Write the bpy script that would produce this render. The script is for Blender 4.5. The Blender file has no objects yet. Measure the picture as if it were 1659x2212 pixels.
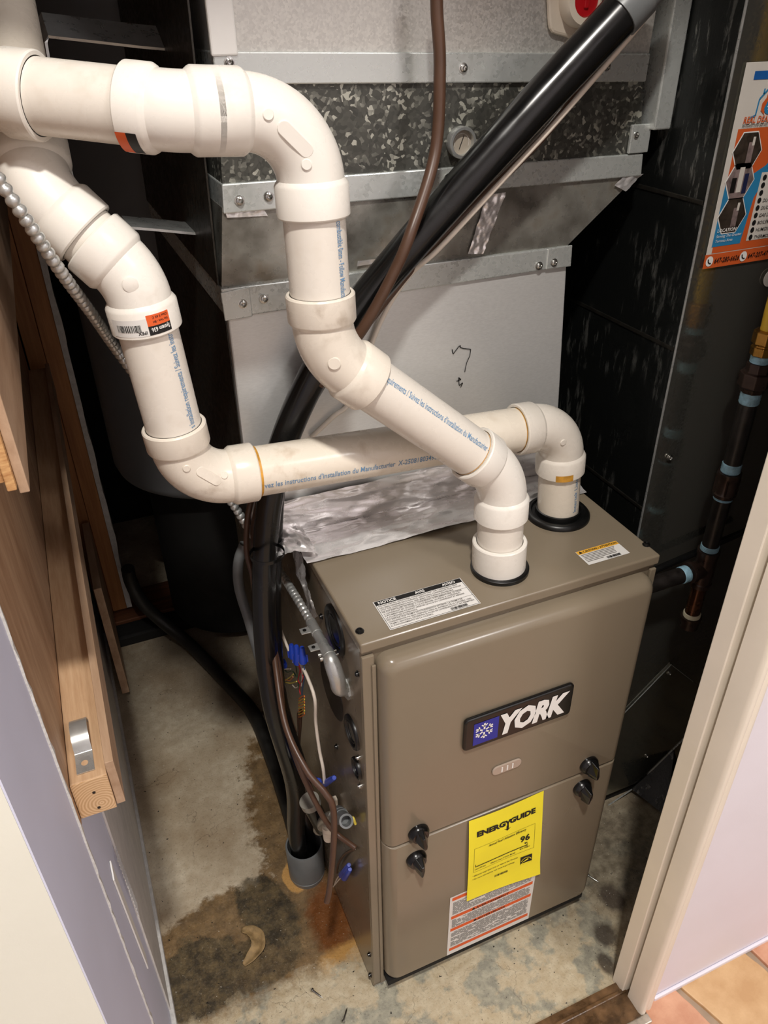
import bpy, bmesh, math, random
from mathutils import Vector as V, Matrix, noise as mnoise
random.seed(7)
S = bpy.context.scene
COL = S.collection
PI = math.pi

# ------------------------------------------------------------------ camera
CAMP = V((-0.2371, -0.6506, 1.4753)); YAW, PITCH, ROLL, FPX = 0.39535, 0.57805, 0.01494, 1666.4
_f = V((math.sin(YAW)*math.cos(PITCH), math.cos(YAW)*math.cos(PITCH), -math.sin(PITCH)))
_r0 = V((math.cos(YAW), -math.sin(YAW), 0)); _d0 = _f.cross(_r0)
_r = _r0*math.cos(ROLL) + _d0*math.sin(ROLL); _d = -_r0*math.sin(ROLL) + _d0*math.cos(ROLL)
cam = bpy.data.cameras.new('camera'); camo = bpy.data.objects.new('camera', cam); COL.objects.link(camo)
cam.sensor_fit = 'VERTICAL'; cam.sensor_height = 36; cam.lens = FPX/2212*36; cam.clip_start = .01
m3 = Matrix((_r, -_d, -_f)).transposed()
camo.matrix_world = Matrix.Translation(CAMP) @ m3.to_4x4()
S.camera = camo
def ray(u, v): return _f + _r*((u-829.5)/FPX) + _d*((v-1106)/FPX)
def AX(u, v, c): r = ray(u, v); return CAMP + r*((c-CAMP.x)/r.x)
def AY(u, v, c): r = ray(u, v); return CAMP + r*((c-CAMP.y)/r.y)
def AZ(u, v, c): r = ray(u, v); return CAMP + r*((c-CAMP.z)/r.z)

# ------------------------------------------------------------------ world, lights, exposure
w = bpy.data.worlds.new('world'); S.world = w; w.use_nodes = True
w.node_tree.nodes['Background'].inputs[0].default_value = (.9, .85, .78, 1)
w.node_tree.nodes['Background'].inputs[1].default_value = .05
la = bpy.data.lights.new('ceiling_lamp_light', 'AREA'); la.shape = 'DISK'; la.size = .13; la.energy = 52; la.color = (1, .955, .89)
lo = bpy.data.objects.new('ceiling_lamp_light', la); COL.objects.link(lo); lo.location = (-.30, -.93, 2.86)
lb_ = bpy.data.lights.new('room_fill_light', 'AREA'); lb_.shape = 'DISK'; lb_.size = .45; lb_.energy = 34; lb_.color = (1, .97, .95)  # added fill light, brightens the left wall faces and the closet
lbo = bpy.data.objects.new('room_fill_light', lb_); COL.objects.link(lbo); lbo.location = (1.15, -1.95, 2.86)
S.view_settings.view_transform = 'Standard'; S.view_settings.look = 'None'
S.view_settings.exposure = -0.30; S.view_settings.gamma = 1; S.view_settings.use_curve_mapping = False

# ------------------------------------------------------------------ materials
def sc(r, g, b):
    def c(x):
        x /= 255
        return x/12.92 if x <= .04045 else ((x+.055)/1.055)**2.4
    return (c(r), c(g), c(b), 1)
class NT:
    def __init__(s, name):
        s.m = bpy.data.materials.new(name); s.m.use_nodes = True; s.t = s.m.node_tree; s.b = s.t.nodes['Principled BSDF']
        s.g = s.t.nodes.new('ShaderNodeNewGeometry'); s.pos = s.g.outputs['Position']
    def n(s, ty, **k):
        x = s.t.nodes.new(ty)
        for a, v in k.items(): setattr(x, a, v)
        return x
    def link(s, a, b): s.t.links.new(a, b)
    def setin(s, sock, v):
        if hasattr(v, 'is_output'): s.link(v, sock)
        else: sock.default_value = v
    def math(s, op, a, b=0.0, c=0.0):
        x = s.n('ShaderNodeMath', operation=op)
        for i, q in enumerate((a, b, c)): s.setin(x.inputs[i], q)
        return x.outputs[0]
    def vec(s, op, a, b):
        x = s.n('ShaderNodeVectorMath', operation=op); s.setin(x.inputs[0], a); s.setin(x.inputs[1], b)
        return x.outputs['Value'] if op == 'LENGTH' else x.outputs[0]
    def noise(s, scale, detail=4, stretch=None, off=None, rough=.55):
        c = s.pos
        if off: c = s.vec('ADD', c, off)
        if stretch: c = s.vec('MULTIPLY', c, stretch)
        x = s.n('ShaderNodeTexNoise'); x.inputs['Scale'].default_value = scale; x.inputs['Detail'].default_value = detail
        x.inputs['Roughness'].default_value = rough; s.link(c, x.inputs['Vector']); return x.outputs['Fac']
    def voro(s, scale, stretch=None):
        c = s.pos if not stretch else s.vec('MULTIPLY', s.pos, stretch)
        x = s.n('ShaderNodeTexVoronoi'); x.inputs['Scale'].default_value = scale; s.link(c, x.inputs['Vector']); return x
    def ramp(s, fac, stops, interp='LINEAR'):
        x = s.n('ShaderNodeValToRGB'); e = x.color_ramp.elements; x.color_ramp.interpolation = interp
        while len(e) < len(stops): e.new(.5)
        for i, (p, c) in enumerate(stops):
            e[i].position = p; e[i].color = c if len(c) == 4 else (c[0], c[1], c[2], 1)
        s.link(fac, x.inputs[0]); return x.outputs[0]
    def mr(s, v, a, b, lo=0., hi=1.):
        x = s.n('ShaderNodeMapRange'); s.setin(x.inputs[0], v)
        for i, q in enumerate((a, b, lo, hi)): x.inputs[i+1].default_value = q
        return x.outputs[0]
    def mix(s, f, a, b):
        x = s.n('ShaderNodeMix', data_type='RGBA'); s.setin(x.inputs[0], f); s.setin(x.inputs[6], a); s.setin(x.inputs[7], b); return x.outputs[2]
    def bump(s, h, st=.2, dist=.002):
        x = s.n('ShaderNodeBump'); x.inputs['Strength'].default_value = st; x.inputs['Distance'].default_value = dist
        s.link(h, x.inputs['Height']); s.link(x.outputs[0], s.b.inputs['Normal'])
    def out(s, col=None, rough=None, metal=None, coat=None, spec=None):
        if col is not None: s.setin(s.b.inputs['Base Color'], col)
        if rough is not None: s.setin(s.b.inputs['Roughness'], rough)
        if metal is not None: s.setin(s.b.inputs['Metallic'], metal)
        if coat is not None: s.b.inputs['Coat Weight'].default_value = coat; s.b.inputs['Coat Roughness'].default_value = .08
        if spec is not None: s.b.inputs['Specular IOR Level'].default_value = spec
        return s.m
def dim(c, k): return (c[0]*k, c[1]*k, c[2]*k, 1)
def plain(name, c, rough=.5, metal=0., var=.12, scale=25, bump=0, bscale=300, coat=None, stretch=None, spec=None):
    t = NT(name); n = t.noise(scale, 4, stretch)
    col = t.mix(t.mr(n, .3, .7), dim(c, 1-var), dim(c, 1+var))
    if bump: t.bump(t.noise(bscale, 2), bump)
    return t.out(col, t.mr(n, .3, .7, max(.02, rough-.06), min(1, rough+.06)), metal, coat, spec)
M = {}
def mk_pvc(name, c, dirt, dcol):
    t = NT(name); n = t.noise(38, 6, off=(3, 1, 2)); n2 = t.noise(9, 3)
    f = t.math('MULTIPLY', t.mr(n, .52, .72), t.mr(n2, .45, .65))
    col = t.mix(t.math('MULTIPLY', f, dirt), c, dcol)
    return t.out(col, t.mr(n, .3, .7, .22, .36), 0, spec=.45)
M['pvc'] = mk_pvc('white_pvc', sc(235, 230, 221), .35, sc(176, 160, 138))
M['pvc_pipe'] = mk_pvc('white_pvc_pipe', sc(229, 222, 211), .3, sc(180, 163, 140))
M['pvc_dirty'] = mk_pvc('scuffed_white_pvc', sc(229, 220, 206), .8, sc(150, 128, 105))
M['pvc_old'] = mk_pvc('aged_white_pvc', sc(230, 220, 204), .7, sc(168, 140, 104))
M['pvc_grey'] = plain('grey_pvc', sc(112, 115, 116), .35)
M['primer'] = plain('amber_primer', sc(196, 142, 50), .4, var=.3, scale=90)
M['taupe'] = plain('taupe_enamel', sc(131, 119, 101), .22, var=.02, scale=8, spec=.5)
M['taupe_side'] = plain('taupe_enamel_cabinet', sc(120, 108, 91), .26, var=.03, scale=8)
M['black'] = plain('black_plastic', sc(14, 14, 14), .22, var=.2)
M['rubber'] = plain('black_rubber', sc(13, 13, 13), .38, var=.2)
M['dark'] = plain('near_black_fill', sc(8, 7, 6), .8)
M['plug'] = plain('dark_brown_disc', sc(38, 31, 25), .45)
M['steel'] = plain('zinc_screw', sc(190, 190, 186), .25, 1)
M['zinc'] = plain('zinc_plated', sc(196, 198, 196), .3, .7, var=.1, scale=60)
M['white_ink'] = plain('white_print', sc(238, 236, 232), .5, var=.02)
M['black_ink'] = plain('black_print', sc(15, 14, 14), .6, var=.02)
M['grey_ink'] = plain('grey_print', sc(120, 116, 112), .7, var=.02)
M['blue_ink'] = plain('blue_pipe_print', sc(112, 150, 186), .6, var=.1)
M['blue'] = plain('badge_blue', sc(34, 44, 150), .4, var=.03)
M['label'] = plain('white_label', sc(228, 226, 222), .45, var=.02)
M['yellow'] = plain('yellow_paper', sc(255, 240, 52), .6, var=.03)
M['orange'] = plain('orange_print', sc(226, 96, 40), .55, var=.04)
M['amber'] = plain('amber_print', sc(240, 180, 60), .5, var=.03)
M['posterorange'] = plain('poster_orange', sc(206, 92, 42), .45, var=.05)
M['posterblue'] = plain('poster_blue', sc(44, 128, 176), .45, var=.05)
M['posterwhite'] = plain('poster_white', sc(212, 206, 198), .45, var=.03)
M['posterdark'] = plain('poster_dark', sc(52, 44, 38), .45, var=.6, scale=120)
M['postermid'] = plain('poster_mid', sc(128, 112, 110), .45, var=.5, scale=90)
M['wirenut'] = plain('blue_wire_nut', sc(36, 66, 176), .35, var=.08)
M['wire_white'] = plain('white_wire', sc(226, 214, 200), .4, var=.05)
M['wire_brown'] = plain('brown_cable', sc(80, 56, 42), .38, var=.12)
M['wire_red'] = plain('red_wire', sc(176, 40, 46), .4)
M['wire_orange'] = plain('orange_wire', sc(214, 120, 52), .4)
M['wire_yellow'] = plain('yellow_wire', sc(222, 200, 80), .4)
M['wire_blue'] = plain('blue_wire', sc(60, 90, 130), .4)
M['wire_green'] = plain('green_wire', sc(44, 70, 46), .4)
M['hose'] = plain('black_hose', sc(17, 17, 17), .22, var=.1, scale=30)
M['hose_dull'] = plain('dusty_black_hose', sc(34, 33, 31), .5, var=.4, scale=40)
M['clear'] = plain('cloudy_tube', sc(150, 146, 136), .2)
M['white_plastic'] = plain('white_plastic', sc(226, 214, 196), .4, var=.05)
M['red_plug'] = plain('red_plug', sc(190, 22, 30), .35)
M['copper'] = plain('copper', sc(190, 120, 80), .3, 1)
M['brass'] = plain('brass', sc(176, 132, 66), .3, 1, var=.15, scale=60)
M['yellow_tube'] = plain('yellow_gas_tube', sc(214, 176, 52), .4)
M['iron'] = plain('black_iron', sc(30, 26, 24), .35, var=.5, scale=70, bump=.1)
M['iron_fit'] = plain('malleable_fitting', sc(62, 48, 42), .32, .5, var=.3, scale=60)
M['bronze'] = plain('bronze_nipple', sc(84, 54, 34), .25, .6, var=.3, scale=60)
M['dope'] = plain('pale_blue_sealant', sc(140, 178, 196), .5, var=.25, scale=150, bump=.4, bscale=400)
M['dope_white'] = plain('white_sealant', sc(222, 214, 186), .5)
M['drywall_lav'] = plain('lavender_paint', sc(222, 225, 246), .55, var=.03, scale=6, bump=.04, bscale=500)
M['wall_lav'] = plain('pale_lavender_wall', sc(236, 233, 243), .5, var=.02, scale=6, bump=.06, bscale=450)
M['gypsum'] = plain('gypsum_edge', sc(206, 204, 200), .8, var=.12, scale=90, bump=.5, bscale=250)
M['cream'] = plain('cream_paint', sc(240, 240, 228), .5, var=.025, scale=5, bump=.05, bscale=300)
M['trim'] = plain('trim_paint', sc(242, 233, 218), .4, var=.03, scale=12)
M['room'] = plain('room_wall', sc(225, 221, 224), .7)
M['closet'] = plain('closet_shade_wall', sc(46, 40, 34), .8, var=.3)  # dark colour stands in for the lack of light on the closet sides
M['wall_darkness'] = plain('wall_darkness', sc(12, 11, 10), .9)  # near-black colour paints the darkness at the back of the closet
M['tank'] = plain('charcoal_tank', sc(108, 110, 113), .5, var=.05)
M['stain_leaf'] = plain('dried_leaf', sc(150, 124, 84), .7, var=.3, scale=90)
def wood(name, a, b, grain=(60, 60, 5), rough=.6):
    t = NT(name); n = t.noise(1.0, 6, grain, rough=.65); n2 = t.noise(1.0, 3, tuple(g*.25 for g in grain), off=(1, 2, 3))
    f = t.math('ADD', t.math('MULTIPLY', n, .6), t.math('MULTIPLY', n2, .4))
    k = t.ramp(f, [(.36, a), (.5, tuple((x+y)/2 for x, y in zip(a, b))), (.64, b)])
    t.bump(n, .15, .002); return t.out(k, rough, 0)
M['pine'] = wood('pine_rail', sc(206, 172, 136), sc(180, 142, 106), (220, 14, 220))
M['ply'] = wood('plywood', sc(196, 166, 138), sc(160, 128, 100), (60, 7, 40))
M['ply_edge'] = wood('plywood_edge', sc(226, 182, 124), sc(172, 118, 70), (60, 30, 300))
M['plyz'] = wood('plywood_panel', sc(190, 156, 124), sc(152, 116, 86), (60, 55, 9))
M['stud'] = wood('stud_wood', sc(178, 122, 72), sc(140, 88, 48), (120, 120, 6))
M['plate'] = wood('plate_wood', sc(120, 74, 46), sc(74, 44, 28), (8, 120, 120))
M['threshold'] = plain('worn_threshold', sc(104, 78, 52), .3, var=.55, scale=45, bump=.3, bscale=120)
M['silver_strip'] = plain('worn_aluminium_strip', sc(186, 180, 168), .3, .7, var=.3, scale=60)
def galv(name, c, sp=55, amt=.10, rough=.34, metal=.85, streak=0):
    t = NT(name); v = t.voro(sp); hs = t.n('ShaderNodeSeparateColor'); t.link(v.outputs['Color'], hs.inputs[0])
    n = t.noise(14, 4); f = t.math('ADD', t.math('MULTIPLY', hs.outputs[0], .6), t.math('MULTIPLY', n, .4))
    col = t.mix(f, dim(c, 1-amt), dim(c, 1+amt))
    if streak:
        k = t.mr(t.noise(1, 5, (30, 30, 6)), .55, .75); col = t.mix(t.math('MULTIPLY', k, streak), col, sc(150, 146, 140))
    return t.out(col, t.mr(f, .2, .8, rough-.08, rough+.1), metal)
M['galv'] = plain('galvanized_sheet', sc(214, 214, 212), .36, .4, var=.05, scale=420, stretch=(.4, .4, 1.6))
M['galv_hi'] = galv('galvanized_panel', sc(206, 204, 198), 420, .2, .40, .45)
M['cleat'] = galv('galvanized_cleat', sc(204, 208, 205), 260, .035, .32, .55)
M['galv_side'] = galv('dark_galvanized', sc(60, 57, 52), 160, .2, .4, .8)  # dark copy of the galvanized sheet for the plenum's shaded left and duct seams
M['duct'] = galv('return_duct_steel', sc(150, 149, 140), 300, .04, .12, .9)
def spangle():
    t = NT('spangled_galvanized'); dn = t.n('ShaderNodeTexNoise'); dn.inputs['Scale'].default_value = 60; t.link(t.pos, dn.inputs['Vector'])
    c = t.vec('ADD', t.pos, t.vec('MULTIPLY', dn.outputs['Color'], (.014, .014, .014)))
    v = t.n('ShaderNodeTexVoronoi'); v.inputs['Scale'].default_value = 230; t.link(c, v.inputs['Vector'])
    hs = t.n('ShaderNodeSeparateColor'); t.link(v.outputs['Color'], hs.inputs[0])
    n = t.noise(30, 3)
    f = t.math('ADD', hs.outputs[0], t.math('MULTIPLY', t.math('SUBTRACT', n, .5), .7))
    col = t.ramp(f, [(.0, sc(72, 72, 68)), (.70, sc(92, 92, 86)), (.86, sc(124, 124, 116)), (.98, sc(186, 186, 174))])
    return t.out(col, .45, .55)
M['spangle'] = spangle()
def trans():
    t = NT('tarnished_galvanized'); n = t.noise(16, 6); n2 = t.noise(60, 4, off=(4, 4, 4))
    col = t.ramp(n, [(.35, sc(112, 108, 100)), (.55, sc(164, 162, 154)), (.7, sc(140, 128, 110))])
    return t.out(col, t.mr(n2, .3, .7, .2, .4), .6)
M['trans'] = trans()
def ductside():
    t = NT('scratched_black_duct_liner'); n = t.noise(1, 7, (70, 70, 14), rough=.7); n2 = t.noise(12, 4, off=(5, 1, 0))
    f = t.math('MULTIPLY', t.mr(n, .55, .72), t.mr(n2, .42, .62))
    col = t.mix(f, sc(34, 36, 35), sc(176, 176, 170)); t.bump(n, .3, .002)
    return t.out(col, t.mr(n2, .3, .7, .18, .35), t.mr(f, 0, 1, .6, .9))
M['ductside'] = ductside()
def foil():
    t = NT('aluminium_foil_tape'); n = t.noise(1, 5, (30, 55, 55), rough=.5); n2 = t.noise(1, 4, (14, 50, 50))
    h = t.math('ADD', n, n2); t.bump(h, .22, .004); return t.out(sc(238, 235, 234), t.mr(n, .3, .7, .18, .36), .65)
M['foil'] = foil()
def strip_sheen(): return plain('drywall_paper', sc(206, 202, 198), .6)
M['paper'] = strip_sheen()

def floor_mat():
    t = NT('stained_concrete')
    big = t.noise(6, 6); fine = t.noise(60, 5, off=(2, 2, 2)); edge = t.noise(20, 9, off=(7, 3, 1), rough=.72)
    base = t.mix(t.mr(fine, .3, .7), sc(194, 178, 152), sc(220, 208, 184))
    base = t.mix(t.mr(big, .4, .65), base, sc(170, 150, 122))
    sx = t.n('ShaderNodeSeparateXYZ'); t.link(t.pos, sx.inputs[0]); X, Y = sx.outputs[0], sx.outputs[1]
    def blob(cx, cy, rx, ry, amp=.5, soft=.06, ang=0.):
        dx = t.math('SUBTRACT', X, cx); dy = t.math('SUBTRACT', Y, cy); ca, sa = math.cos(ang), math.sin(ang)
        u = t.math('DIVIDE', t.math('ADD', t.math('MULTIPLY', dx, ca), t.math('MULTIPLY', dy, sa)), rx)
        v = t.math('DIVIDE', t.math('SUBTRACT', t.math('MULTIPLY', dy, ca), t.math('MULTIPLY', dx, sa)), ry)
        d = t.math('SQRT', t.math('ADD', t.math('MULTIPLY', u, u), t.math('MULTIPLY', v, v)))
        d = t.math('ADD', d, t.math('MULTIPLY', t.math('SUBTRACT', edge, .5), amp*2))
        return t.mr(d, 1-soft, 1+soft, 1, 0)
    col = base
    dark = t.mix(t.mr(t.noise(40, 7, off=(3, 6, 2), rough=.7), .35, .65), sc(92, 70, 42), sc(142, 114, 76))
    wet = blob(.10, .34, .22, .40, .45)
    wet2 = blob(-.19, .16, .24, .125, .45)
    wetm = t.math('MAXIMUM', wet, wet2)
    col = t.mix(t.math('MULTIPLY', wetm, .92), col, dark)
    back = blob(-.05, 1.0, .28, .26, .3, .4); col = t.mix(t.math('MULTIPLY', back, .6), col, sc(84, 70, 54))
    tar = t.mix(t.mr(t.noise(34, 8, off=(4, 0, 2), rough=.75), .42, .62), sc(44, 45, 41), sc(112, 98, 72))
    tarm = t.math('MAXIMUM', blob(-.135, .215, .050, .085, .45, .06, .35), blob(-.285, .145, .085, .075, .6))
    tarm = t.math('MAXIMUM', tarm, t.math('MULTIPLY', blob(-.19, .13, .10, .05, .6), .85))
    col = t.mix(t.math('MULTIPLY', tarm, .82), col, tar)
    pale = blob(-.066, .263, .022, .036, .4); col = t.mix(pale, col, sc(204, 158, 96))
    rust = blob(-.025, .15, .040, .080, .75, .25); col = t.mix(rust, col, t.mix(fine, sc(96, 54, 24), sc(140, 88, 44)))
    rust2 = blob(-.02, .065, .055, .035, .6, .2); col = t.mix(rust2, col, sc(196, 150, 86))
    # front strip: flaking grey-green paint on pale concrete
    frm = t.mr(t.math('ADD', Y, t.math('MULTIPLY', t.math('SUBTRACT', edge, .5), .12)), .05, .085, 1, 0)
    f2 = t.mr(t.noise(13, 6, off=(9, 9, 0), rough=.6), .5, .56)
    frc = t.mix(f2, t.mix(t.mr(fine, .3, .7), sc(188, 170, 138), sc(212, 200, 172)), t.mix(t.mr(fine, .4, .65), sc(152, 149, 133), sc(184, 179, 158)))
    right = t.mr(X, .40, .50); frm = t.math('MULTIPLY', frm, t.math('SUBTRACT', 1, t.math('MULTIPLY', right, .25)))
    col = t.mix(frm, col, frc)
    dirt = blob(.58, .05, .20, .14, .5, .5); col = t.mix(t.math('MULTIPLY', dirt, .75), col, t.mix(t.mr(fine, .35, .7), sc(70, 62, 50), sc(134, 124, 104)))
    for a in [(.497, -.03, .022, .030), (.44, -.085, .022, .022), (.41, -.128, .014, .022)]:
        col = t.mix(t.math('MULTIPLY', blob(*a, .5, .25), .85), col, sc(62, 50, 40))
    speck = t.mr(t.noise(170, 2, off=(1, 5, 0)), .70, .74); col = t.mix(t.math('MULTIPLY', speck, .7), col, sc(212, 206, 192))
    speck2 = t.mr(t.noise(120, 2, off=(8, 5, 3)), .70, .73); col = t.mix(speck2, col, sc(40, 34, 28))
    grit = t.noise(240, 4, off=(3, 9, 1), rough=.7); col = t.mix(t.math('MULTIPLY', t.mr(grit, .56, .70), .10), col, sc(232, 224, 204)); col = t.mix(t.math('MULTIPLY', t.mr(grit, .44, .32), .35), col, sc(60, 50, 38))
    ck = t.n('ShaderNodeTexVoronoi', feature='DISTANCE_TO_EDGE'); ck.inputs['Scale'].default_value = 5; cd_ = t.n('ShaderNodeTexNoise'); cd_.inputs['Scale'].default_value = 9; cd_.inputs['Detail'].default_value = 6; t.link(t.pos, cd_.inputs['Vector'])
    t.link(t.vec('ADD', t.pos, t.vec('MULTIPLY', cd_.outputs['Color'], (.22, .22, .22))), ck.inputs['Vector']); crk = t.mr(ck.outputs['Distance'], .0, .006, 1, 0)
    col = t.mix(t.math('MULTIPLY', t.math('MULTIPLY', crk, .5), t.mr(big, .45, .6)), col, sc(70, 56, 40))
    t.bump(t.math('ADD', edge, t.math('MULTIPLY', grit, .5)), .3, .006)
    rg = t.math('SUBTRACT', t.mr(fine, .3, .7, .62, .82), t.math('MULTIPLY', wetm, .42))
    return t.out(col, rg, 0)
M['floor'] = floor_mat()
def stone(name, a, b):
    t = NT(name); n = t.noise(14, 6, rough=.6); n2 = t.noise(70, 4)
    col = t.mix(t.mr(n, .35, .65), a, b); t.bump(t.math('ADD', n, t.math('MULTIPLY', n2, .3)), .4, .006); return t.out(col, t.mr(n2, .3, .7, .35, .55), 0)
M['flag'] = [stone('flagstone_%s' % i, sc(*a), sc(*b)) for i, (a, b) in enumerate([((222, 172, 140), (198, 142, 112)), ((220, 184, 138), (198, 158, 112)), ((214, 164, 134), (186, 134, 108))])]
M['grout'] = plain('grout', sc(170, 150, 128), .8)

# ------------------------------------------------------------------ mesh helpers
WL = {}
def nrm(v): v = V(v); return v.normalized()
class MB:
    def __init__(s): s.v = []; s.f = []
    def add(s, vs, fs):
        o = len(s.v); s.v += [V(x) for x in vs]; s.f += [[i+o for i in f] for f in fs]; return s
    def box(s, a, b, rot=0, mat=None):
        (x0, y0, z0), (x1, y1, z1) = a, b
        vs = [V(q) for q in [(x0, y0, z0), (x1, y0, z0), (x1, y1, z0), (x0, y1, z0), (x0, y0, z1), (x1, y0, z1), (x1, y1, z1), (x0, y1, z1)]]
        if mat is not None: vs = [mat @ q for q in vs]
        return s.add(vs, [[0, 3, 2, 1], [4, 5, 6, 7], [0, 1, 5, 4], [1, 2, 6, 5], [2, 3, 7, 6], [3, 0, 4, 7]])
    def hexa(s, vs): return s.add(vs, [[0, 3, 2, 1], [4, 5, 6, 7], [0, 1, 5, 4], [1, 2, 6, 5], [2, 3, 7, 6], [3, 0, 4, 7]])
    def prism(s, poly, n, h):
        """poly: 3D points; extruded along n by h"""
        k = len(poly); n = V(n); a = [V(p) for p in poly]; b = [p+n*h for p in a]
        return s.add(a+b, [list(range(k))[::-1], list(range(k, 2*k))] + [[i, (i+1) % k, k+(i+1) % k, k+i] for i in range(k)])
    def lathe(s, p, axis, prof, seg=24, cap=True):
        """prof: list of (t along axis, radius)"""
        p = V(p); ax = nrm(axis); u = ax.orthogonal().normalized(); w_ = ax.cross(u); o = len(s.v)
        for (t, r) in prof:
            for i in range(seg):
                a = 2*PI*i/seg; s.v.append(p+ax*t+(u*math.cos(a)+w_*math.sin(a))*r)
        for k in range(len(prof)-1):
            for i in range(seg):
                j = (i+1) % seg; s.f.append([o+k*seg+i, o+k*seg+j, o+(k+1)*seg+j, o+(k+1)*seg+i])
        if cap:
            s.f.append([o+i for i in range(seg)][::-1]); L = o+(len(prof)-1)*seg; s.f.append([L+i for i in range(seg)])
        return s
    def tube(s, pts, r, seg=16, cap=True):
        pts = [V(q) for q in pts]; n = len(pts); rs = r if isinstance(r, (list, tuple)) else [r]*n; o = len(s.v)
        t0 = (pts[1]-pts[0]).normalized(); u = t0.orthogonal().normalized(); pt = t0
        for k in range(n):
            t = ((pts[min(k+1, n-1)]-pts[max(k-1, 0)])).normalized()
            q = pt.rotation_difference(t); u = q @ u; u = (u-t*u.dot(t)).normalized(); w_ = t.cross(u); pt = t
            for i in range(seg):
                a = 2*PI*i/seg; s.v.append(pts[k]+(u*math.cos(a)+w_*math.sin(a))*rs[k])
        for k in range(n-1):
            for i in range(seg):
                j = (i+1) % seg; s.f.append([o+k*seg+i, o+k*seg+j, o+(k+1)*seg+j, o+(k+1)*seg+i])
        if cap: s.f.append([o+i for i in range(seg)][::-1]); s.f.append([o+(n-1)*seg+i for i in range(seg)])
        return s
    def strap(s, pts, width, th, wdir):
        """flat strip along pts; width along wdir"""
        pts = [V(p) for p in pts]; wd = V(wdir); o = len(s.v); n = len(pts)
        for k in range(n):
            t = (pts[min(k+1, n-1)]-pts[max(k-1, 0)]).normalized(); nn = t.cross(wd).normalized()
            for a, b in ((-1, -1), (1, -1), (1, 1), (-1, 1)): s.v.append(pts[k]+wd*(a*width/2)+nn*(b*th/2))
        for k in range(n-1):
            for i in range(4):
                j = (i+1) % 4; s.f.append([o+k*4+i, o+k*4+j, o+(k+1)*4+j, o+(k+1)*4+i])
        s.f.append([o+3, o+2, o+1, o]); s.f.append([o+(n-1)*4+i for i in range(4)]); return s
    def build(s, name, mat, parent=None, smooth=False, bevel=0, seg=2, sub=0):
        me = bpy.data.meshes.new(name)
        lo_ = V([min(q[i] for q in s.v) for i in range(3)]); hi = V([max(q[i] for q in s.v) for i in range(3)]); c = (lo_+hi)/2
        me.from_pydata([tuple(q-c) for q in s.v], [], s.f); me.validate()
        bm = bmesh.new(); bm.from_mesh(me); bmesh.ops.recalc_face_normals(bm, faces=bm.faces); bm.to_mesh(me); bm.free()
        me.materials.append(M[mat] if isinstance(mat, str) else mat)
        o = bpy.data.objects.new(name, me); COL.objects.link(o); o.location = c; WL[o.name] = c
        if parent: o.parent = parent; o.matrix_parent_inverse = Matrix.Translation(-WL[parent.name])
        if smooth:
            me.shade_smooth()
            me.set_sharp_from_angle(angle=math.radians(smooth if smooth is not True else 40))
        if bevel:
            b = o.modifiers.new('bevel', 'BEVEL'); b.width = bevel; b.segments = seg; b.limit_method = 'ANGLE'; b.angle_limit = math.radians(35)
        if sub:
            b = o.modifiers.new('sub', 'SUBSURF'); b.levels = sub; b.render_levels = sub
        return o
def tag(o, label, cat, group=None, kind=None):
    if label: o['label'] = label
    if cat: o['category'] = cat
    if group: o['group'] = group
    if kind: o['kind'] = kind
    return o
def struct(o, label=None):
    o['kind'] = 'structure'
    if label: o['label'] = label
    return o
def thing(name, loc, label, cat, group=None):
    o = bpy.data.objects.new(name, None); COL.objects.link(o); o.location = loc; WL[o.name] = V(loc); o.empty_display_size = .02
    return tag(o, label, cat, group)
def spline(P, n=10):
    P = [V(p) for p in P]; Q = [P[0]*2-P[1]]+P+[P[-1]*2-P[-2]]; out = []
    for i in range(1, len(Q)-2):
        for k in range(n):
            t = k/n; a, b, c, d = Q[i-1], Q[i], Q[i+1], Q[i+2]
            out.append(.5*((2*b)+(c-a)*t+(2*a-5*b+4*c-d)*t*t+(3*b-a-3*c+d)*t**3))
    out.append(P[-1]); return out
_tc = {}
def text2d(body, size=1., offset=0., shear=0., space=1.):
    k = (body, offset, shear, space)
    if k not in _tc:
        cu = bpy.data.curves.new('t', 'FONT'); cu.body = body; cu.size = 1; cu.offset = offset; cu.shear = shear; cu.space_character = space
        cu.resolution_u = 2
        ob = bpy.data.objects.new('t', cu); COL.objects.link(ob)
        me = bpy.data.meshes.new_from_object(ob.evaluated_get(bpy.context.evaluated_depsgraph_get()))
        _tc[k] = ([(q.co.x, q.co.y) for q in me.vertices], [list(p.vertices) for p in me.polygons])
        bpy.data.objects.remove(ob); bpy.data.curves.remove(cu); bpy.data.meshes.remove(me)
    vs, fs = _tc[k]; return [(x*size, y*size) for x, y in vs], fs
def text(name, body, mat, parent, fn, size, offset=0., shear=0., space=1., width=None, align='L'):
    vs, fs = text2d(body, size, offset, shear, space)
    if not vs: return None
    x0, x1 = min(a for a, b in vs), max(a for a, b in vs)
    k = width/(x1-x0) if width else 1.; sh = {'L': -x0*k, 'C': -(x0+x1)/2*k, 'R': -x1*k}[align]
    mb = MB(); mb.add([fn(a*k+sh, b) for a, b in vs], fs)
    return mb.build(name, mat, parent)
def plane(o, xd, yd, lift=.0006):
    o, xd, yd = V(o), nrm(xd), nrm(yd); n = xd.cross(yd)
    return lambda a, b, l=0.: o+xd*a+yd*b+n*(lift+l)
def rectm(fn, a0, b0, a1, b1, l=0., na=1, nb=1):
    mb = MB(); 
    for i in range(na+1):
        for j in range(nb+1): mb.v.append(fn(a0+(a1-a0)*i/na, b0+(b1-b0)*j/nb, l))
    for i in range(na):
        for j in range(nb): q = i*(nb+1)+j; mb.f.append([q, q+nb+1, q+nb+2, q+1])
    return mb
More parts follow.
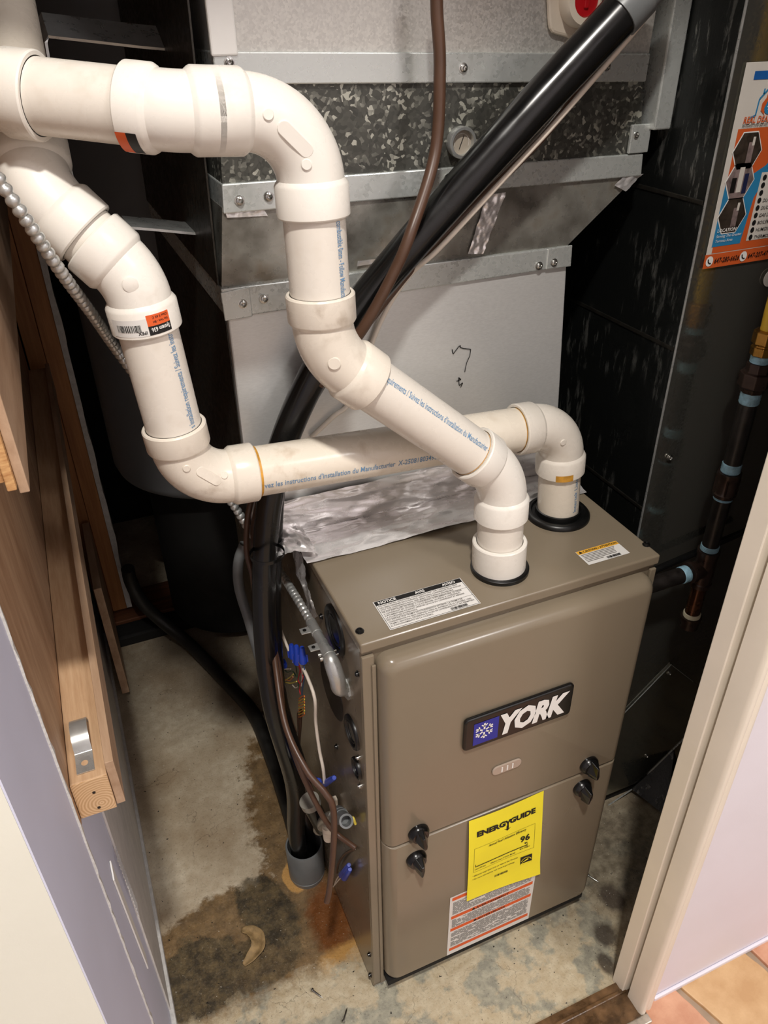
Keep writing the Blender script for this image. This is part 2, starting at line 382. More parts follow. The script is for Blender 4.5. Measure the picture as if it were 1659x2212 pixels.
def poly(fn, pts, l=0.): mb = MB(); mb.add([fn(a, b, l) for a, b in pts], [list(range(len(pts)))]); return mb
def joinm(ms):
    mb = MB()
    for q in ms: mb.add(q.v, q.f)
    return mb
def screw(parent, p, n, r=.004, mat='steel', h=.003):
    n = nrm(n); mb = MB(); mb.lathe(p, n, [(-.001, r*1.35), (h*.25, r*1.35), (h*.3, r), (h*.85, r*.92), (h, r*.6), (h*.55, r*.4), (h*.5, .0003)], 12, cap=False)
    return mb.build('screw', mat, parent, smooth=True)

# ================================================================== SETTING
W, D, H = .4445, .749, .838
struct(MB().box((-1.3, -.20, -.05), (1.6, 1.95, 0)).build('floor', 'floor'), 'stained bare concrete floor of the furnace closet')
fl = struct(MB().box((-2.2, -2.7, -.05), (2.4, -.2005, -.004)).build('floor_outer', 'grout'), 'flagstone tile floor outside the doorway')
stones = [[(.13, -.40), (.24, -.245), (.418, -.212), (.492, -.210), (.503, -.245), (.520, -.30), (.47, -.40), (.30, -.52)],
          [(.532, -.298), (.514, -.243), (.504, -.208), (.62, -.205), (.655, -.205), (.668, -.262), (.655, -.33), (.60, -.40)],
          [(.485, -.405), (.530, -.310), (.592, -.408), (.55, -.55), (.50, -.60), (.33, -.54)],
          [(.667, -.205), (.83, -.205), (.88, -.29), (.74, -.46), (.668, -.335), (.681, -.262)],
          [(.84, -.205), (1.15, -.205), (1.2, -.45), (.92, -.42), (.90, -.29)],
          [(.57, -.45), (.74, -.475), (.90, -.44), (1.0, -.70), (.62, -.75), (.52, -.61)],
          [(-.40, -.27), (-.10, -.245), (.22, -.245), (.115, -.40), (-.20, -.48), (-.42, -.42)]]
for i, s_ in enumerate(stones):
    c = sum((V((a, b, 0)) for a, b in s_), V())/len(s_); pts = []
    for k in range(len(s_)):
        a, b = V((*s_[k], 0)), V((*s_[(k+1) % len(s_)], 0))
        for q in range(5):
            pt = a.lerp(b, q/5); j = mnoise.noise(pt*30)*.006; pt = pt+(c-pt).normalized()*(.0005+j*.6); pt.z = -.007; pts.append(pt)
    MB().prism(pts, (0, 0, 1), .0105).build('flagstone', M['flag'][i % 3], fl, bevel=.002)
th = struct(MB().box((-.34, -.236, -.01), (.42, -.165, .008)).build('trim_4', 'threshold'), 'worn brown wooden door threshold with a metal edge')
MB().box((-.34, -.243, -.004), (.42, -.228, .011)).build('metal_strip', 'silver_strip', th, bevel=.002)
MB().box((-.34, -.186, .004), (.41, -.178, .012)).build('wood_lip', 'threshold', th, bevel=.002)

# right: wall with jamb and casing
struct(MB().box((.435, -.211, 0), (2.4, -.165, 2.9)).build('wall_front_right', 'wall_lav'), 'pale lavender painted wall right of the doorway')
struct(MB().box((.446, -.217, 0), (2.4, -.2112, .012)).build('baseboard_right', 'wall_lav', bevel=.002), 'thin pale bead along the foot of the lavender wall')
MBt = MB().box((.402, -.183, 0), (.44, -.156, 2.3)).build('trim_1', 'trim', bevel=.0015); struct(MBt, 'cream painted door jamb inside the doorway')
MBt = MB().box((.4315, -.193, 0), (.44, -.1832, 2.3)).build('trim_2', 'trim'); struct(MBt, 'recessed groove strip between jamb and casing')
prof = [(.407, -.192), (.407, -.2205), (.409, -.2265), (.4135, -.2285), (.418, -.2265), (.4205, -.2225), (.424, -.2215), (.428, -.2245), (.433, -.2235), (.439, -.2165), (.440, -.2112), (.434, -.2112), (.434, -.192)]
MBt = MB().prism([(x, y, 0) for x, y in prof], (0, 0, 1), 2.3).build('trim_3', 'trim', smooth=50); struct(MBt, 'cream moulded casing around the doorway')
# left: cream wall face, lavender drywall return, lower inner wall
struct(MB().box((-2.2, -.262, 0), (-.3425, -.23, 2.9)).build('wall_front_left', 'cream'), 'cream painted wall face left of the doorway')
dw = struct(MB().box((-.3424, -.2618, 0), (-.341, -.080, 2.9)).build('wall_return_left', 'drywall_lav'), 'lavender painted drywall return at the left of the doorway')
ge = MB()
for i in range(120):
    z0 = 1.6*i/120; j = mnoise.noise(V((0, 0, z0*60)))*.0018; k = mnoise.noise(V((5, 0, z0*90)))*.0015
    ge.v += [V((-.3435+k, -.0835+j, z0)), V((-.339+k, -.0825+j, z0)), V((-.3395+j, -.0765+k, z0)), V((-.3445, -.0755+j, z0))]
for i in range(119):
    for a in range(4): b = (a+1) % 4; ge.f.append([i*4+a, i*4+b, i*4+4+b, i*4+4+a])
ge.build('gypsum_edge', 'gypsum', dw, smooth=60)
wl_ = struct(MB().box((-.455, -.078, 0), (-.343, 1.24, .752)).build('wall_left', 'drywall_lav'), 'low pale drywall side wall inside the closet')
MB().box((-.343, -.076, 0), (-.334, 1.16, .022)).build('wall_foot', 'gypsum', wl_, bevel=.002)
MB().box((-.343, .10, .02), (-.3395, 1.16, .70)).build('wall_board', 'paper', wl_, bevel=.001)
p0, p1 = AX(239, 1873, -.343), AX(313, 2071, -.343)
ms = MB(); a = [V((-.3425, p0.y-.02, p0.z)), V((-.3425, p0.y+.002, p0.z+.01)), V((-.3425, p1.y+.004, p1.z+.004)), V((-.3425, p1.y-.014, p1.z-.004))]
ms.prism(a, (1, 0, 0), .002).build('corner_strip', 'white_ink', wl_)
bb_ = MB()
for i in range(16):
    t = i/15; p = V((-.3392, .085+.02*t, .50-.17*t)); bb_.box((p.x, p.y-.014, p.z), (p.x+.0012, p.y+.010, p.z+.003))
bb_.build('brush_mark', 'paper', wl_)
struct(MB().box((-.3425, -.262, 2.06), (.435, -.165, 2.9)).build('wall_front_header', 'wall_lav'), 'painted wall above the doorway')
struct(MB().box((-2.2, 1.75, 0), (1.6, 1.95, 2.9)).build('wall_back', 'wall_darkness'), 'unlit dark back wall of the closet')
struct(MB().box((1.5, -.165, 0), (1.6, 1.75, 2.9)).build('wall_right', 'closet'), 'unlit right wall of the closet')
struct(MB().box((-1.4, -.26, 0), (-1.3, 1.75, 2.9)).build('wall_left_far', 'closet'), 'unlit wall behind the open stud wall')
struct(MB().box((-2.3, -2.7, 2.9), (2.5, 1.95, 2.98)).build('ceiling', 'room'), 'plain ceiling')
struct(MB().box((-2.3, -2.8, 0), (2.5, -2.7, 2.9)).build('wall_room_back', 'room'), 'plain wall of the outer room behind the viewpoint')
struct(MB().box((-2.3, -2.7, 0), (-2.2, -.26, 2.9)).build('wall_room_left', 'room'), 'plain left wall of the outer room')
struct(MB().box((2.4, -2.7, 0), (2.5, -.2, 2.9)).build('wall_room_right', 'room'), 'plain right wall of the outer room')

# ---- open framing on the left
fr = thing('wall_framing', (-.33, .5, .0), 'bare wood rails and plywood framing of the left wall niche', 'framing')
MB().box((-.342, -.050, .755), (-.305, 1.15, .809)).build('rail', 'pine', fr, bevel=.001)
eg_ = NT('end_grain'); dv = eg_.vec('MULTIPLY', eg_.vec('SUBTRACT', eg_.pos, (-.318, -.05, .770)), (1, 0, 1)); dl = eg_.vec('LENGTH', dv, (0, 0, 0))
wv = eg_.math('SINE', eg_.math('MULTIPLY', eg_.math('ADD', dl, eg_.math('MULTIPLY', eg_.noise(60, 3), .004)), 1900.0))
M['end_grain'] = eg_.out(eg_.mix(eg_.mr(wv, -1, 1), sc(196, 156, 112), sc(222, 188, 148)), .65, 0)
MB().box((-.3418, -.0508, .7555), (-.3052, -.0499, .8085)).build('end_grain', 'end_grain', fr)
for zz in (.789, .764): MB().lathe((-.322, -.0506, zz), (0, -1, 0), [(0, .0018), (.0008, .0017)], 10).build('nail_hole', 'plug', fr)
MB().box((-.3045, -.047, .755), (-.2955, 1.14, .822)).build('plywood_strip', 'ply', fr, bevel=.0006)
MB().box((-.354, -.066, .7525), (-.3425, 1.2, 2.4)).build('panel', 'plyz', fr)
MB().box((-.354, -.0685, .7525), (-.3422, -.0662, 1.6)).build('panel_edge', 'ply_edge', fr)
MB().box((-.342, -.050, 1.165), (-.311, 1.15, 1.60)).build('rail', 'ply_edge', fr, bevel=.001)
MB().box((-.3108, -.053, 1.158), (-.3035, 1.15, 1.60)).build('plywood_strip', 'ply_edge', fr, bevel=.001)
MB().box((-.3033, -.045, 1.150), (-.2955, 1.15, 1.60)).build('plywood_strip', 'ply', fr, bevel=.001)
for k, x in enumerate((-.340, -.301)):
    MB().box((x, 1.215, .042), (x+.038, 1.304, 2.85)).build('stud', 'stud', fr, bevel=.0015)
mb = MB(); pts = []
for i in range(60):
    z = .05+i*.035; j = mnoise.noise(V((1, 1, z*12)))*.006; pts.append((z, j))
for z, j in pts: mb.v += [V((-.2625, 1.206, z)), V((-.249+j, 1.206, z)), V((-.249+j, 1.30, z)), V((-.2625, 1.30, z))]
for i in range(59):
    for a in range(4): b = (a+1) % 4; mb.f.append([i*4+a, i*4+b, i*4+4+b, i*4+4+a])
mb.build('drywall_edge', 'gypsum', fr, smooth=60)
MB().box((-.32, .90, .02), (-.302, 1.20, .36)).build('short_board', 'ply', fr, bevel=.001)
MB().box((-.342, 1.165, 0), (.535, 1.30, .040)).build('bottom_plate', 'plate', fr, bevel=.002)
MB().box((-.330, 1.10, 0), (.535, 1.163, .034)).build('dark_strip', 'dark', fr, bevel=.006)  # plain dark strip along the front of the bottom plate
ic = AY(55, 925, .9)
MB().box((-.3418, .62, 1.02), (-.336, .65, 1.05)).build('cable_clip', 'white_plastic', fr, bevel=.003)

# pipe strap on the rail
c = AZ(175, 1612, .809)
ps = thing('pipe_strap', (-.3245, 0, .8095), 'small zinc two-hole pipe strap lying on the pine rail', 'strap')
pts = [V((-.3245, -.040, .8105)), V((-.3245, -.014, .8108))]
for i in range(9):
    a = PI*(i/8); pts.append(V((-.3245, .009-.021*math.cos(a), .812+.017*math.sin(a))))
pts.append(V((-.3245, .034, .8105)))
mb = MB().strap(pts, .018, .0014, (1, 0, 0)); mb.build('strap_body', 'zinc', ps, smooth=50)
MB().lathe((-.3245, -.028, .8112), (0, 0, 1), [(0, .0036), (.0004, .0036), (.0004, .0005)], 14).build('screw_hole', 'pine', ps)

# ---- tank, black cylinder added below it
tk = thing('water_tank', (.05, 1.50, .0), 'dark charcoal cylindrical tank in shadow behind the pipes', 'tank')
tk.location = (.05, 1.17, 0); WL[tk.name] = V((.05, 1.17, 0))
MB().lathe((.05, 1.17, .505), (0, 0, 1), [(0, .10), (0, .236), (.012, .252), (.03, .258), (1.5, .258), (1.52, .1)], 64).build('shell', 'tank', tk, smooth=35)
MB().lathe((.05, 1.17, .041), (0, 0, 1), [(0, .19), (.464, .19)], 32).build('dark_support', 'dark', tk, smooth=35)  # invented black support, its colour stands in for the darkness under the tank

# ================================================================== FURNACE
F = thing('furnace', (W/2, D/2, 0), 'taupe enamelled gas furnace cabinet standing on the concrete floor', 'furnace')
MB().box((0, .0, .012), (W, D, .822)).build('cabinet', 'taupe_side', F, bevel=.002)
MB().box((.004, .004, 0), (W-.004, D-.004, .012)).build('base_rail', 'zinc', F)
tp = MB().box((-.0015, -.006, .822), (W+.0015, D, H)).build('top_panel', 'taupe', F, bevel=.003, seg=3)
MB().box((.0, -.0055, .03), (.0165, 0, .815)).build('corner_post', 'taupe', F, bevel=.0015)
MB().box((.012, -.0085, .03), (.0175, -.0055, .80)).build('corner_flange', 'taupe', F, bevel=.001)
MB().box((W-.010, -.0055, .03), (W, 0, .815)).build('corner_post', 'taupe', F, bevel=.0015)
MB().box((.02, -.022, .040), (W-.02, 0, .054)).build('door_base_shade', 'dark', F)  # dark box painted in as the shadow beneath the lower door
def pillow(x0, x1, z0, z1, y0, dep, rl, rt, rb, rc, n=10):
    mb = MB(); rings = []
    for k in range(n+1):
        a = PI/2*k/n; e = 1-math.cos(a); s_ = math.sin(a)
        X0, X1, Z0, Z1 = x0+e*rl, x1-e*rl, z0+e*rb, z1-e*rt; ring = []
        cs = [(X1, Z1, 0, rc[0]), (X0, Z1, 1, rc[1]), (X0, Z0, 2, rc[2]), (X1, Z0, 3, rc[3])]
        for (cx, cz, q, r_) in cs:
            r = max(r_*(1-.45*e), .0008); sx = 1 if q in (0, 3) else -1; sz = 1 if q in (0, 1) else -1
            for i in range(7):
                b = PI/2*(q+i/6); ring.append(V((cx-sx*r+r*math.cos(b), y0-dep*s_, cz-sz*r+r*math.sin(b))))
        rings.append(ring)
    back = [V((p.x, 0, p.z)) for p in rings[0]]; rings = [back]+rings
    m = len(back)
    for r in rings: mb.v += r
    for k in range(len(rings)-1):
        for i in range(m): j = (i+1) % m; mb.f.append([k*m+i, k*m+j, (k+1)*m+j, (k+1)*m+i])
    mb.f.append([(len(rings)-1)*m+i for i in range(m)]); return mb
FY = -.0270
ud = pillow(.0185, W-.0095, .4425, .8120, -.005, .022, .017, .017, .004, (.018, .018, .002, .002)).build('upper_door', 'taupe', F, smooth=25)
ld = pillow(.0185, W-.0095, .0520, .4410, -.005, .022, .017, .004, .012, (.002, .002, .020, .020)).build('lower_door', 'taupe', F, smooth=25)
fr_fn = plane((0, FY, 0), (1, 0, 0), (0, 0, 1))
# badge
def P2(u, v, y=FY): q = AY(u, v, y); return q.x, q.z
bx0, bz1 = P2(1003, 1555); bx1, _ = P2(1238, 1482); _, bz0 = P2(1005, 1615)
bx0, bx1, bz0, bz1 = .134, .310, .610, .672
def rrect(x0, x1, z0, z1, r, n=6):
    o = []
    for (cx, cz, q) in ((x1-r, z1-r, 0), (x0+r, z1-r, 1), (x0+r, z0+r, 2), (x1-r, z0+r, 3)):
        for i in range(n+1): b = PI/2*(q+i/n); o.append((cx+r*math.cos(b), cz+r*math.sin(b)))
    return o
bd = MB().prism([(x, FY, z) for x, z in rrect(bx0, bx1, bz0, bz1, .007)], (0, -1, 0), .007).build('badge', 'black', ud, bevel=.003, seg=3)
bfn = plane((0, FY-.007, 0), (1, 0, 0), (0, 0, 1), .0004)
sq = rectm(bfn, bx0+.014, bz0+.008, bx0+.053, bz1-.011).build('blue_square', 'blue', ud)
cx, cz = bx0+.0305, (bz0+bz1)/2+.0015
sn = MB()
def bar(mb, fn, a, b, w_, l=.0004):
    a, b = V((a[0], a[1], 0)), V((b[0], b[1], 0)); t = (b-a).normalized(); n = V((-t.y, t.x, 0))*w_/2
    mb.add([fn(q.x, q.y, l) for q in (a-n, b-n, b+n, a+n)], [[0, 1, 2, 3]])
for k in range(6):
    a = PI/2+k*PI/3; d = V((math.cos(a), math.sin(a), 0)); c0 = V((cx, cz, 0))
    bar(sn, bfn, c0+d*.003, c0+d*.0150, .0028)
    for s_ in (-1, 1):
        e = V((math.cos(a+s_*.85), math.sin(a+s_*.85), 0)); bar(sn, bfn, c0+d*.0085, c0+d*.0085+e*.0062, .0022)
sn.build('snowflake', 'white_ink', ud)
text('lettering', 'YORK', 'white_ink', ud, lambda a, b: bfn(bx0+.055+a, bz0+.0125+b, .0003), .053, .055, .22, .92, width=.113)
# inspection window
win = MB().prism([(x, FY, z) for x, z in rrect(.188, .238, .526, .5445, .0088)], (0, -1, 0), .003).build('sight_glass', plain('sight_glass', sc(172, 156, 142), .1, var=.05), ud, bevel=.0015)
for x in (.203, .212, .221): MB().box((x, FY-.0036, .530), (x+.002, FY-.003, .540)).build('rib', M['white_ink'], win)
# knobs
def knob(x, z, rot, parent):
    k = thing('tmp', (0, 0, 0), None, None); bpy.data.objects.remove(k)
    b = MB().lathe((x, FY+.001, z), (0, -1, 0), [(0, .0165), (.006, .0165), (.009, .0145), (.012, .013)], 28).build('latch_knob', 'black', parent, smooth=40)
    d = V((math.cos(rot), 0, math.sin(rot))); n = V((-d.z, 0, d.x)); y = V((0, -1, 0)); c_ = V((x, FY-.0105, z))
    A = [c_-d*.015-n*.006, c_-d*.004-n*.010, c_+d*.019-n*.0045, c_+d*.019+n*.0045, c_-d*.004+n*.010, c_-d*.015+n*.006]
    Bt = [c_+y*.016-d*.010-n*.002, c_+y*.017-d*.002-n*.0025, c_+y*.015+d*.015-n*.0015, c_+y*.015+d*.015+n*.0015, c_+y*.017-d*.002+n*.0025, c_+y*.016-d*.010+n*.002]
    MB().add(A+Bt, [[5, 4, 3, 2, 1, 0], [6, 7, 8, 9, 10, 11]]+[[i, (i+1) % 6, 6+(i+1) % 6, 6+i] for i in range(6)]).build('grip', 'black', b, bevel=.001)
for (u, v, rot, par) in ((908, 1806, PI/2+.1, ud), (903, 1862, -PI/2, ld), (1277, 1658, PI/2, ud), (1262, 1707, -PI/2-.1, ld)):
    q = AY(u, v, FY-.008); knob(q.x, q.z, rot, par)
# warning label
wx0, wx1, wz0, wz1 = .131, .300, .064, .246
wlb = rectm(fr_fn, wx0, wz0, wx1, wz1).build('warning_label', 'label', ld)
for (z, h_) in ((.2335, .0085), (.178, .0085), (.140, .0085), (.0765, .0085)):
    rectm(fr_fn, wx0+.004, z, wx1-.004, z+h_, .0004).build('orange_band', 'orange', wlb)
lf = lambda a, b: fr_fn(a, b, .0008)
text('lettering', 'AVERTISSEMENT', 'black_ink', wlb, lambda a, b: lf(.215+a, .1795+b), .0075, .02, .15, width=.066, align='C')
text('lettering', 'ADVERTENCIA', 'black_ink', wlb, lambda a, b: lf(.215+a, .1415+b), .0075, .02, .15, width=.056, align='C')
for z, x in ((.1795, .178), (.1415, .183)): poly(fr_fn, [(x-.004, z), (x+.004, z), (x, z+.0065)], .0008).build('warning_triangle', 'black_ink', wlb)
gl = MB(); random.seed(3)
for (za, zb) in ((.190, .229), (.151, .176), (.089, .137)):
    z = zb-.003
    while z > za:
        x = wx0+.006
        while x < wx1-.010:
            l_ = random.uniform(.004, .014); 
            if random.random() < .93: gl.add(rectm(fr_fn, x, z, min(x+l_, wx1-.008), z+.0013, .0006).v, [[0, 1, 3, 2]] if False else [[0, 2, 3, 1]])
            x += l_+.0012
        z -= .0031
gl.build('fine_print', 'grey_ink', wlb)
# notice and caution labels on top
tfn = plane((0, 0, H), (1, 0, 0), (0, 1, 0))
nl = rectm(tfn, .042, .0035, .168, .061).build('notice_label', 'label', tp)
rectm(tfn, .0435, .0520, .1665, .0595, .0004).build('black_band', 'black_ink', nl)
for bodyt, x in (('NOTICE', .060), ('AVIS', .106), ('AVISO', .148)):
    text('lettering', bodyt, 'white_ink', nl, lambda a, b, x=x: tfn(x+a, .0533+b, .0008), .0068, .025, 0, align='C')
lines = ['DO NOT INSTALL ADDITIONAL CONDENSATE TRAP. THE CONDENSATE TRAP', 'HAS BEEN DESIGNED INTO FURNACE. ADDITIONAL CONDENSATE TRAP WOULD', 'STOP THE CONDENSATE FLOW AND MAKE THE FURNACE INOPERABLE.', None,
         'NE PAS INSTALLER DE PIEGE A CONDENSAT SUPPLEMENTAIRE. LE PIEGE', 'A CONDENSAT EST INTEGRE A LA FOURNAISE. UN PIEGE A CONDENSAT', 'SUPPLEMENTAIRE POURRAIT ARRETER LE FLUX DU CONDENSAT ET RENDRE', 'LA FOURNAISE INOPERANTE.', None,
         'NO INSTALE UNA TRAMPA DE CONDENSADOS EXTERNA. LA TRAMPA DE', 'CONDENSADOS HA SIDO DISENADA PARA EL INTERIOR DE LA CALDERA. UNA', 'TRAMPA ADICIONAL DETENDRIA EL FLUJO DE CONDENSACION Y NO PERMITIRIA', 'EL FUNCIONAMIENTO DE LA CALDERA.']
y = .0482
for l_ in lines:
    if l_ is None: rectm(tfn, .0435, y+.0022, .1665, y+.0026, .0005).build('rule', 'grey_ink', nl); y -= .0008; continue
    text('fine_print', l_, 'grey_ink', nl, lambda a, b, y=y: tfn(.0455+a, y+b, .0006), .0036, .012, 0, width=min(.118, len(l_)*.00181)); y -= .00385
def frame(fn, a0, b0, a1, b1, w_, l):
    return joinm([rectm(fn, a0, b0, a1, b0+w_, l), rectm(fn, a0, b1-w_, a1, b1, l), rectm(fn, a0, b0, a0+w_, b1, l), rectm(fn, a1-w_, b0, a1, b1, l)])
frame(tfn, .0432, .0045, .1668, .0600, .0005, .0005).build('border', 'black_ink', nl)
def barcode(name, fn, a0, b0, a1, b1, parent, l=.0006, n=22):
    mb = MB(); rnd = random.Random(5); x = a0
    while x < a1:
        q = rnd.choice((1, 1, 2, 3))*(a1-a0)/70; m_ = rectm(fn, x, b0, min(a1, x+q), b1, l); mb.add(m_.v, m_.f); x += q+rnd.choice((1, 1, 2))*(a1-a0)/70
    return mb.build(name, 'black_ink', parent)
barcode('barcode', tfn, .128, .006, .151, .0105, nl)
cl = rectm(tfn, .341, .0145, .4095, .0465).build('caution_label', 'label', tp)
rectm(tfn, .3415, .0385, .4090, .0460, .0004).build('amber_band', 'amber', cl)
text('lettering', 'CAUTION / ATTENTION', 'black_ink', cl, lambda a, b: tfn(.379+a, .0402+b, .0007), .0055, .025, 0, width=.056, align='C')
poly(tfn, [(.3435, .0398), (.3495, .0398), (.3465, .0452)], .0007).build('warning_triangle', 'black_ink', cl)
gl = MB()
for k in range(6):
    m_ = rectm(tfn, .3435, .0355-k*.0030, .405-random.random()*.012 if k < 5 else .37, .0355-k*.0030+.0011, .0006); gl.add(m_.v, m_.f)
gl.build('fine_print', 'grey_ink', cl); barcode('barcode', tfn, .374, .0158, .396, .0205, cl)
# grommets
MB().lathe((.3735, .1385, H), (0, 0, 1), [(0, .0475), (.004, .0475), (.008, .044), (.008, .040), (.005, .038), (.005, .034), (.013, .0335), (.014, .0318), (.0, .0315)], 48, cap=False).build('intake_grommet', 'rubber', F, smooth=50)
MB().lathe((.227, .058, H), (0, 0, 1), [(0, .0395), (.005, .0395), (.0065, .0375), (.0065, .030)], 40).build('exhaust_gasket', 'rubber', F, smooth=50)
def side_grommet(y, z, r, name='side_grommet'):
    g = MB().lathe((0, y, z), (-1, 0, 0), [(0, r), (.0025, r), (.0045, r*.93), (.0045, r*.80), (.001, r*.74), (.001, r*.66), (.0032, r*.62), (.003, r*.55), (.001, r*.52)], 40, cap=False).build(name, 'rubber', F, smooth=50)
    MB().lathe((-.0012, y, z), (-1, 0, 0), [(0, r*.80), (.0006, r*.79)], 32).build('membrane', 'black', g)
side_grommet(.090, .784, .036); side_grommet(.042, .635, .026); side_grommet(.028, .575, .017)
MB().lathe((0, .126, .639), (-1, 0, 0), [(0, .048), (.0012, .0478)], 48).build('side_disc', 'plug', F, smooth=30)  # flat dark brown disc on the cabinet side
for (y, z, m_) in ((.010, .776, 'black'), (.022, .604, 'steel'), (.020, .545, 'steel'), (.15, .76, 'black'), (.12, .52, 'black'), (.012, .10, 'black'), (.012, .03, 'black')): screw(F, (0, y, z), (-1, 0, 0), .0035, m_, .004)
for (u, v) in ((777, 1364), (1396, 1177)):
    q = AZ(u, v, H); screw(F, q, (0, 0, 1), .0042, 'black', .004)
# energy label: a yellow sheet hung from the seam
eg = thing('energy_label', (.225, FY-.004, .2), 'yellow energy guide sheet hanging over the seam of the furnace doors', 'label')
def efn(a, b, l=0.):
    # a 0..1 left-right, b 0..1 top-bottom; tilted with a slight curl
    x = (.154+a*.134)*(1-b)+(.161+a*.1435)*b
    z = (.4405)*(1-b)+(.221-.010*a)*b
    curl = .003+.004*math.sin(b*PI)*.4+.018*max(0, b-.86)**1*1.2*(.4+.6*a)+.0015*math.sin(a*4+b*3)
    return V((x, FY-curl-l, z))
rectm(efn, 0, 0, 1, 1, 0, 10, 20).build('sheet', 'yellow', eg, smooth=True)
sh = eg
ef = lambda l=.0006: (lambda a, b: efn(a, b, l))
def etext(body, a, b, hgt, wid, align='L', off=.02, shear=0, mat='black_ink'):
    # hgt, wid in sheet fractions
    fnn = lambda x, y: efn(a+x, b-y*hgt, .0006)
    vs, fs = text2d(body, 1, off, shear); x0, x1 = min(p[0] for p in vs), max(p[0] for p in vs); k = wid/(x1-x0); s_ = {'L': -x0*k, 'C': -(x0+x1)/2*k}[align]
    mb = MB(); mb.add([fnn(p[0]*k+s_, p[1]) for p in vs], fs); return mb.build('lettering', mat, sh)
etext('ENERG', .10, .205, .078, .38, off=.055); etext('GUIDE', .535, .205, .078, .36, off=.055)
etext('Y', .47, .225, .10, .085, off=.05)
gl = MB()
def ebar(mb, a0, b0, a1, b1, n=6):
    m_ = rectm(efn, a0, b0, a1, b1, .0006, n, 1); mb.add(m_.v, m_.f)
ebar(gl, .495, .215, .525, .265, 1); gl.add([efn(.46, .245, .0006), efn(.51, .275, .0006), efn(.56, .245, .0006), efn(.51, .262, .0006)], [[0, 1, 2, 3]])
ebar(gl, .09, .560, .80, .569, 12); ebar(gl, .09, .535, .096, .569, 1); ebar(gl, .80, .535, .806, .60, 1)
for a in (.27, .45, .63): ebar(gl, a, .569, a+.004, .58, 1)
gl.add([efn(.755, .525, .0006), efn(.805, .525, .0006), efn(.78, .545, .0006)], [[0, 1, 2]])
for a0, b0, a1, b1 in ((.07, .335, .90, .337), (.07, .63, .90, .632), (.07, .335, .073, .632), (.897, .335, .90, .632)): ebar(gl, a0, b0, a1, b1, 10)
gl.build('print_lines', 'black_ink', sh)
etext('Annual Fuel Utilization Efficiency', .26, .375, .036, .52, off=.012, shear=.2)
etext('96', .70, .50, .095, .135, off=.035)
for tx, a, b, w_ in (('Efficiency range of Similar Models', .30, .612, .34), ('Least Efficient', .085, .605, .15), ('Most Efficient', .70, .595, .14),
                     ('* Efficiency range based only on Natural Gas Furnaces', .06, .690, .62), ('* For more information, visit www.ftc.gov/energy', .06, .735, .58)): etext(tx, a, b, .024, w_, off=.008, shear=.2, mat='black_ink')
m_ = rectm(efn, .72, .70, .88, .80, .0005, 3, 3).build('energy_star_mark', 'black_ink', sh)
es = MB()
for i in range(12):
    t0, t1 = PI*(.05+.9*i/12), PI*(.05+.9*(i+1)/12)
    es.add([efn(.80-.07*math.cos(t)*k, .765-.045*math.sin(t)*k, .0009) for t, k in ((t0, 1), (t1, 1), (t1, .88), (t0, .88))], [[0, 1, 2, 3]])
es.add([efn(a, b, .0009) for a, b in ((.735, .775), (.80, .745), (.83, .735), (.815, .75), (.84, .752), (.80, .762))], [[0, 1, 2, 3, 4, 5]])
m2_ = rectm(efn, .725, .784, .875, .796, .0009, 3, 1); es.add(m2_.v, m2_.f); es.build('star_arc', 'yellow', m_)
barcode('barcode', lambda a, b, l=0.: efn(a, b, .0007), .37, .80, .55, .825, sh)

# ================================================================== PVC RUNS
R2, RH, RB = .03015, .0352, .0316
def pvc_pipe(p, a, b, mat='pvc_pipe', r=R2, name='pipe'):
    a, b = V(a), V(b); L = (b-a).length
    return MB().lathe(a, b-a, [(0, r), (L, r)], 48, cap=False).build(name, mat, p, smooth=True)
def hub(parent, a, d, L, mat, r=RH, name='hub'):
    """socket from a (body side) along d to its open rim"""
    return MB().lathe(V(a), d, [(-.004, RB*.985), (-.0005, r*.965), (.0018, r), (L-.0015, r), (L, r-.0012), (L, R2+.001), (L-.010, R2+.0004), (L-.012, R2-.001)], 48, cap=False).build(name, mat, parent, smooth=35)
def elbow(parent, c, d1, d2, R, mat, L1=.030, L2=.030, name='elbow'):
    """fitting with corner c; d1, d2 point outwards along the two legs; returns the rims"""
    c, d1, d2 = V(c), nrm(d1), nrm(d2); ang = PI-d1.angle(d2); t = R*math.tan(ang/2)
    a, b = c+d1*t, c+d2*t; n_ = max(6, int(ang/PI*40)); ctr = None
    bis = (d1+d2).normalized(); ctr = c+bis*(R/math.cos(ang/2)); pts = []
    va, vb = a-ctr, b-ctr; q = va.rotation_difference(vb); ax, an = q.to_axis_angle()
    for i in range(n_+1): pts.append(ctr+Matrix.Rotation(an*i/n_, 3, ax) @ va)
    pts = [a+d1*.004]+pts+[b+d2*.004]
    e = MB().tube(pts, RB, 40, cap=False).build(name, mat, parent, smooth=True)
    hub(e, a, d1, L1, mat); hub(e, b, d2, L2, mat)
    return e, a+d1*L1, b+d2*L2, pts, ctr
def boss(parent, p, n, r, mat, h=.0012): return MB().lathe(V(p), n, [(-.003, r), (h*.6, r), (h, r*.88)], 20).build('boss', mat, parent, smooth=30)
def bosspill(parent, p, n, along, l, wd, mat, h=.0013):
    n, al = nrm(n), nrm(along); wv = n.cross(al); pts = []
    for s_, a0 in ((1, -PI/2), (-1, PI/2)):
        for i in range(9): b = a0+PI*i/8; pts.append(V(p)+al*(s_*l/2+math.cos(b)*wd/2)+wv*(math.sin(b)*wd/2)-n*.004)
    return MB().prism(pts, n, h+.004).build('raised_pad', mat, parent, bevel=.0006)
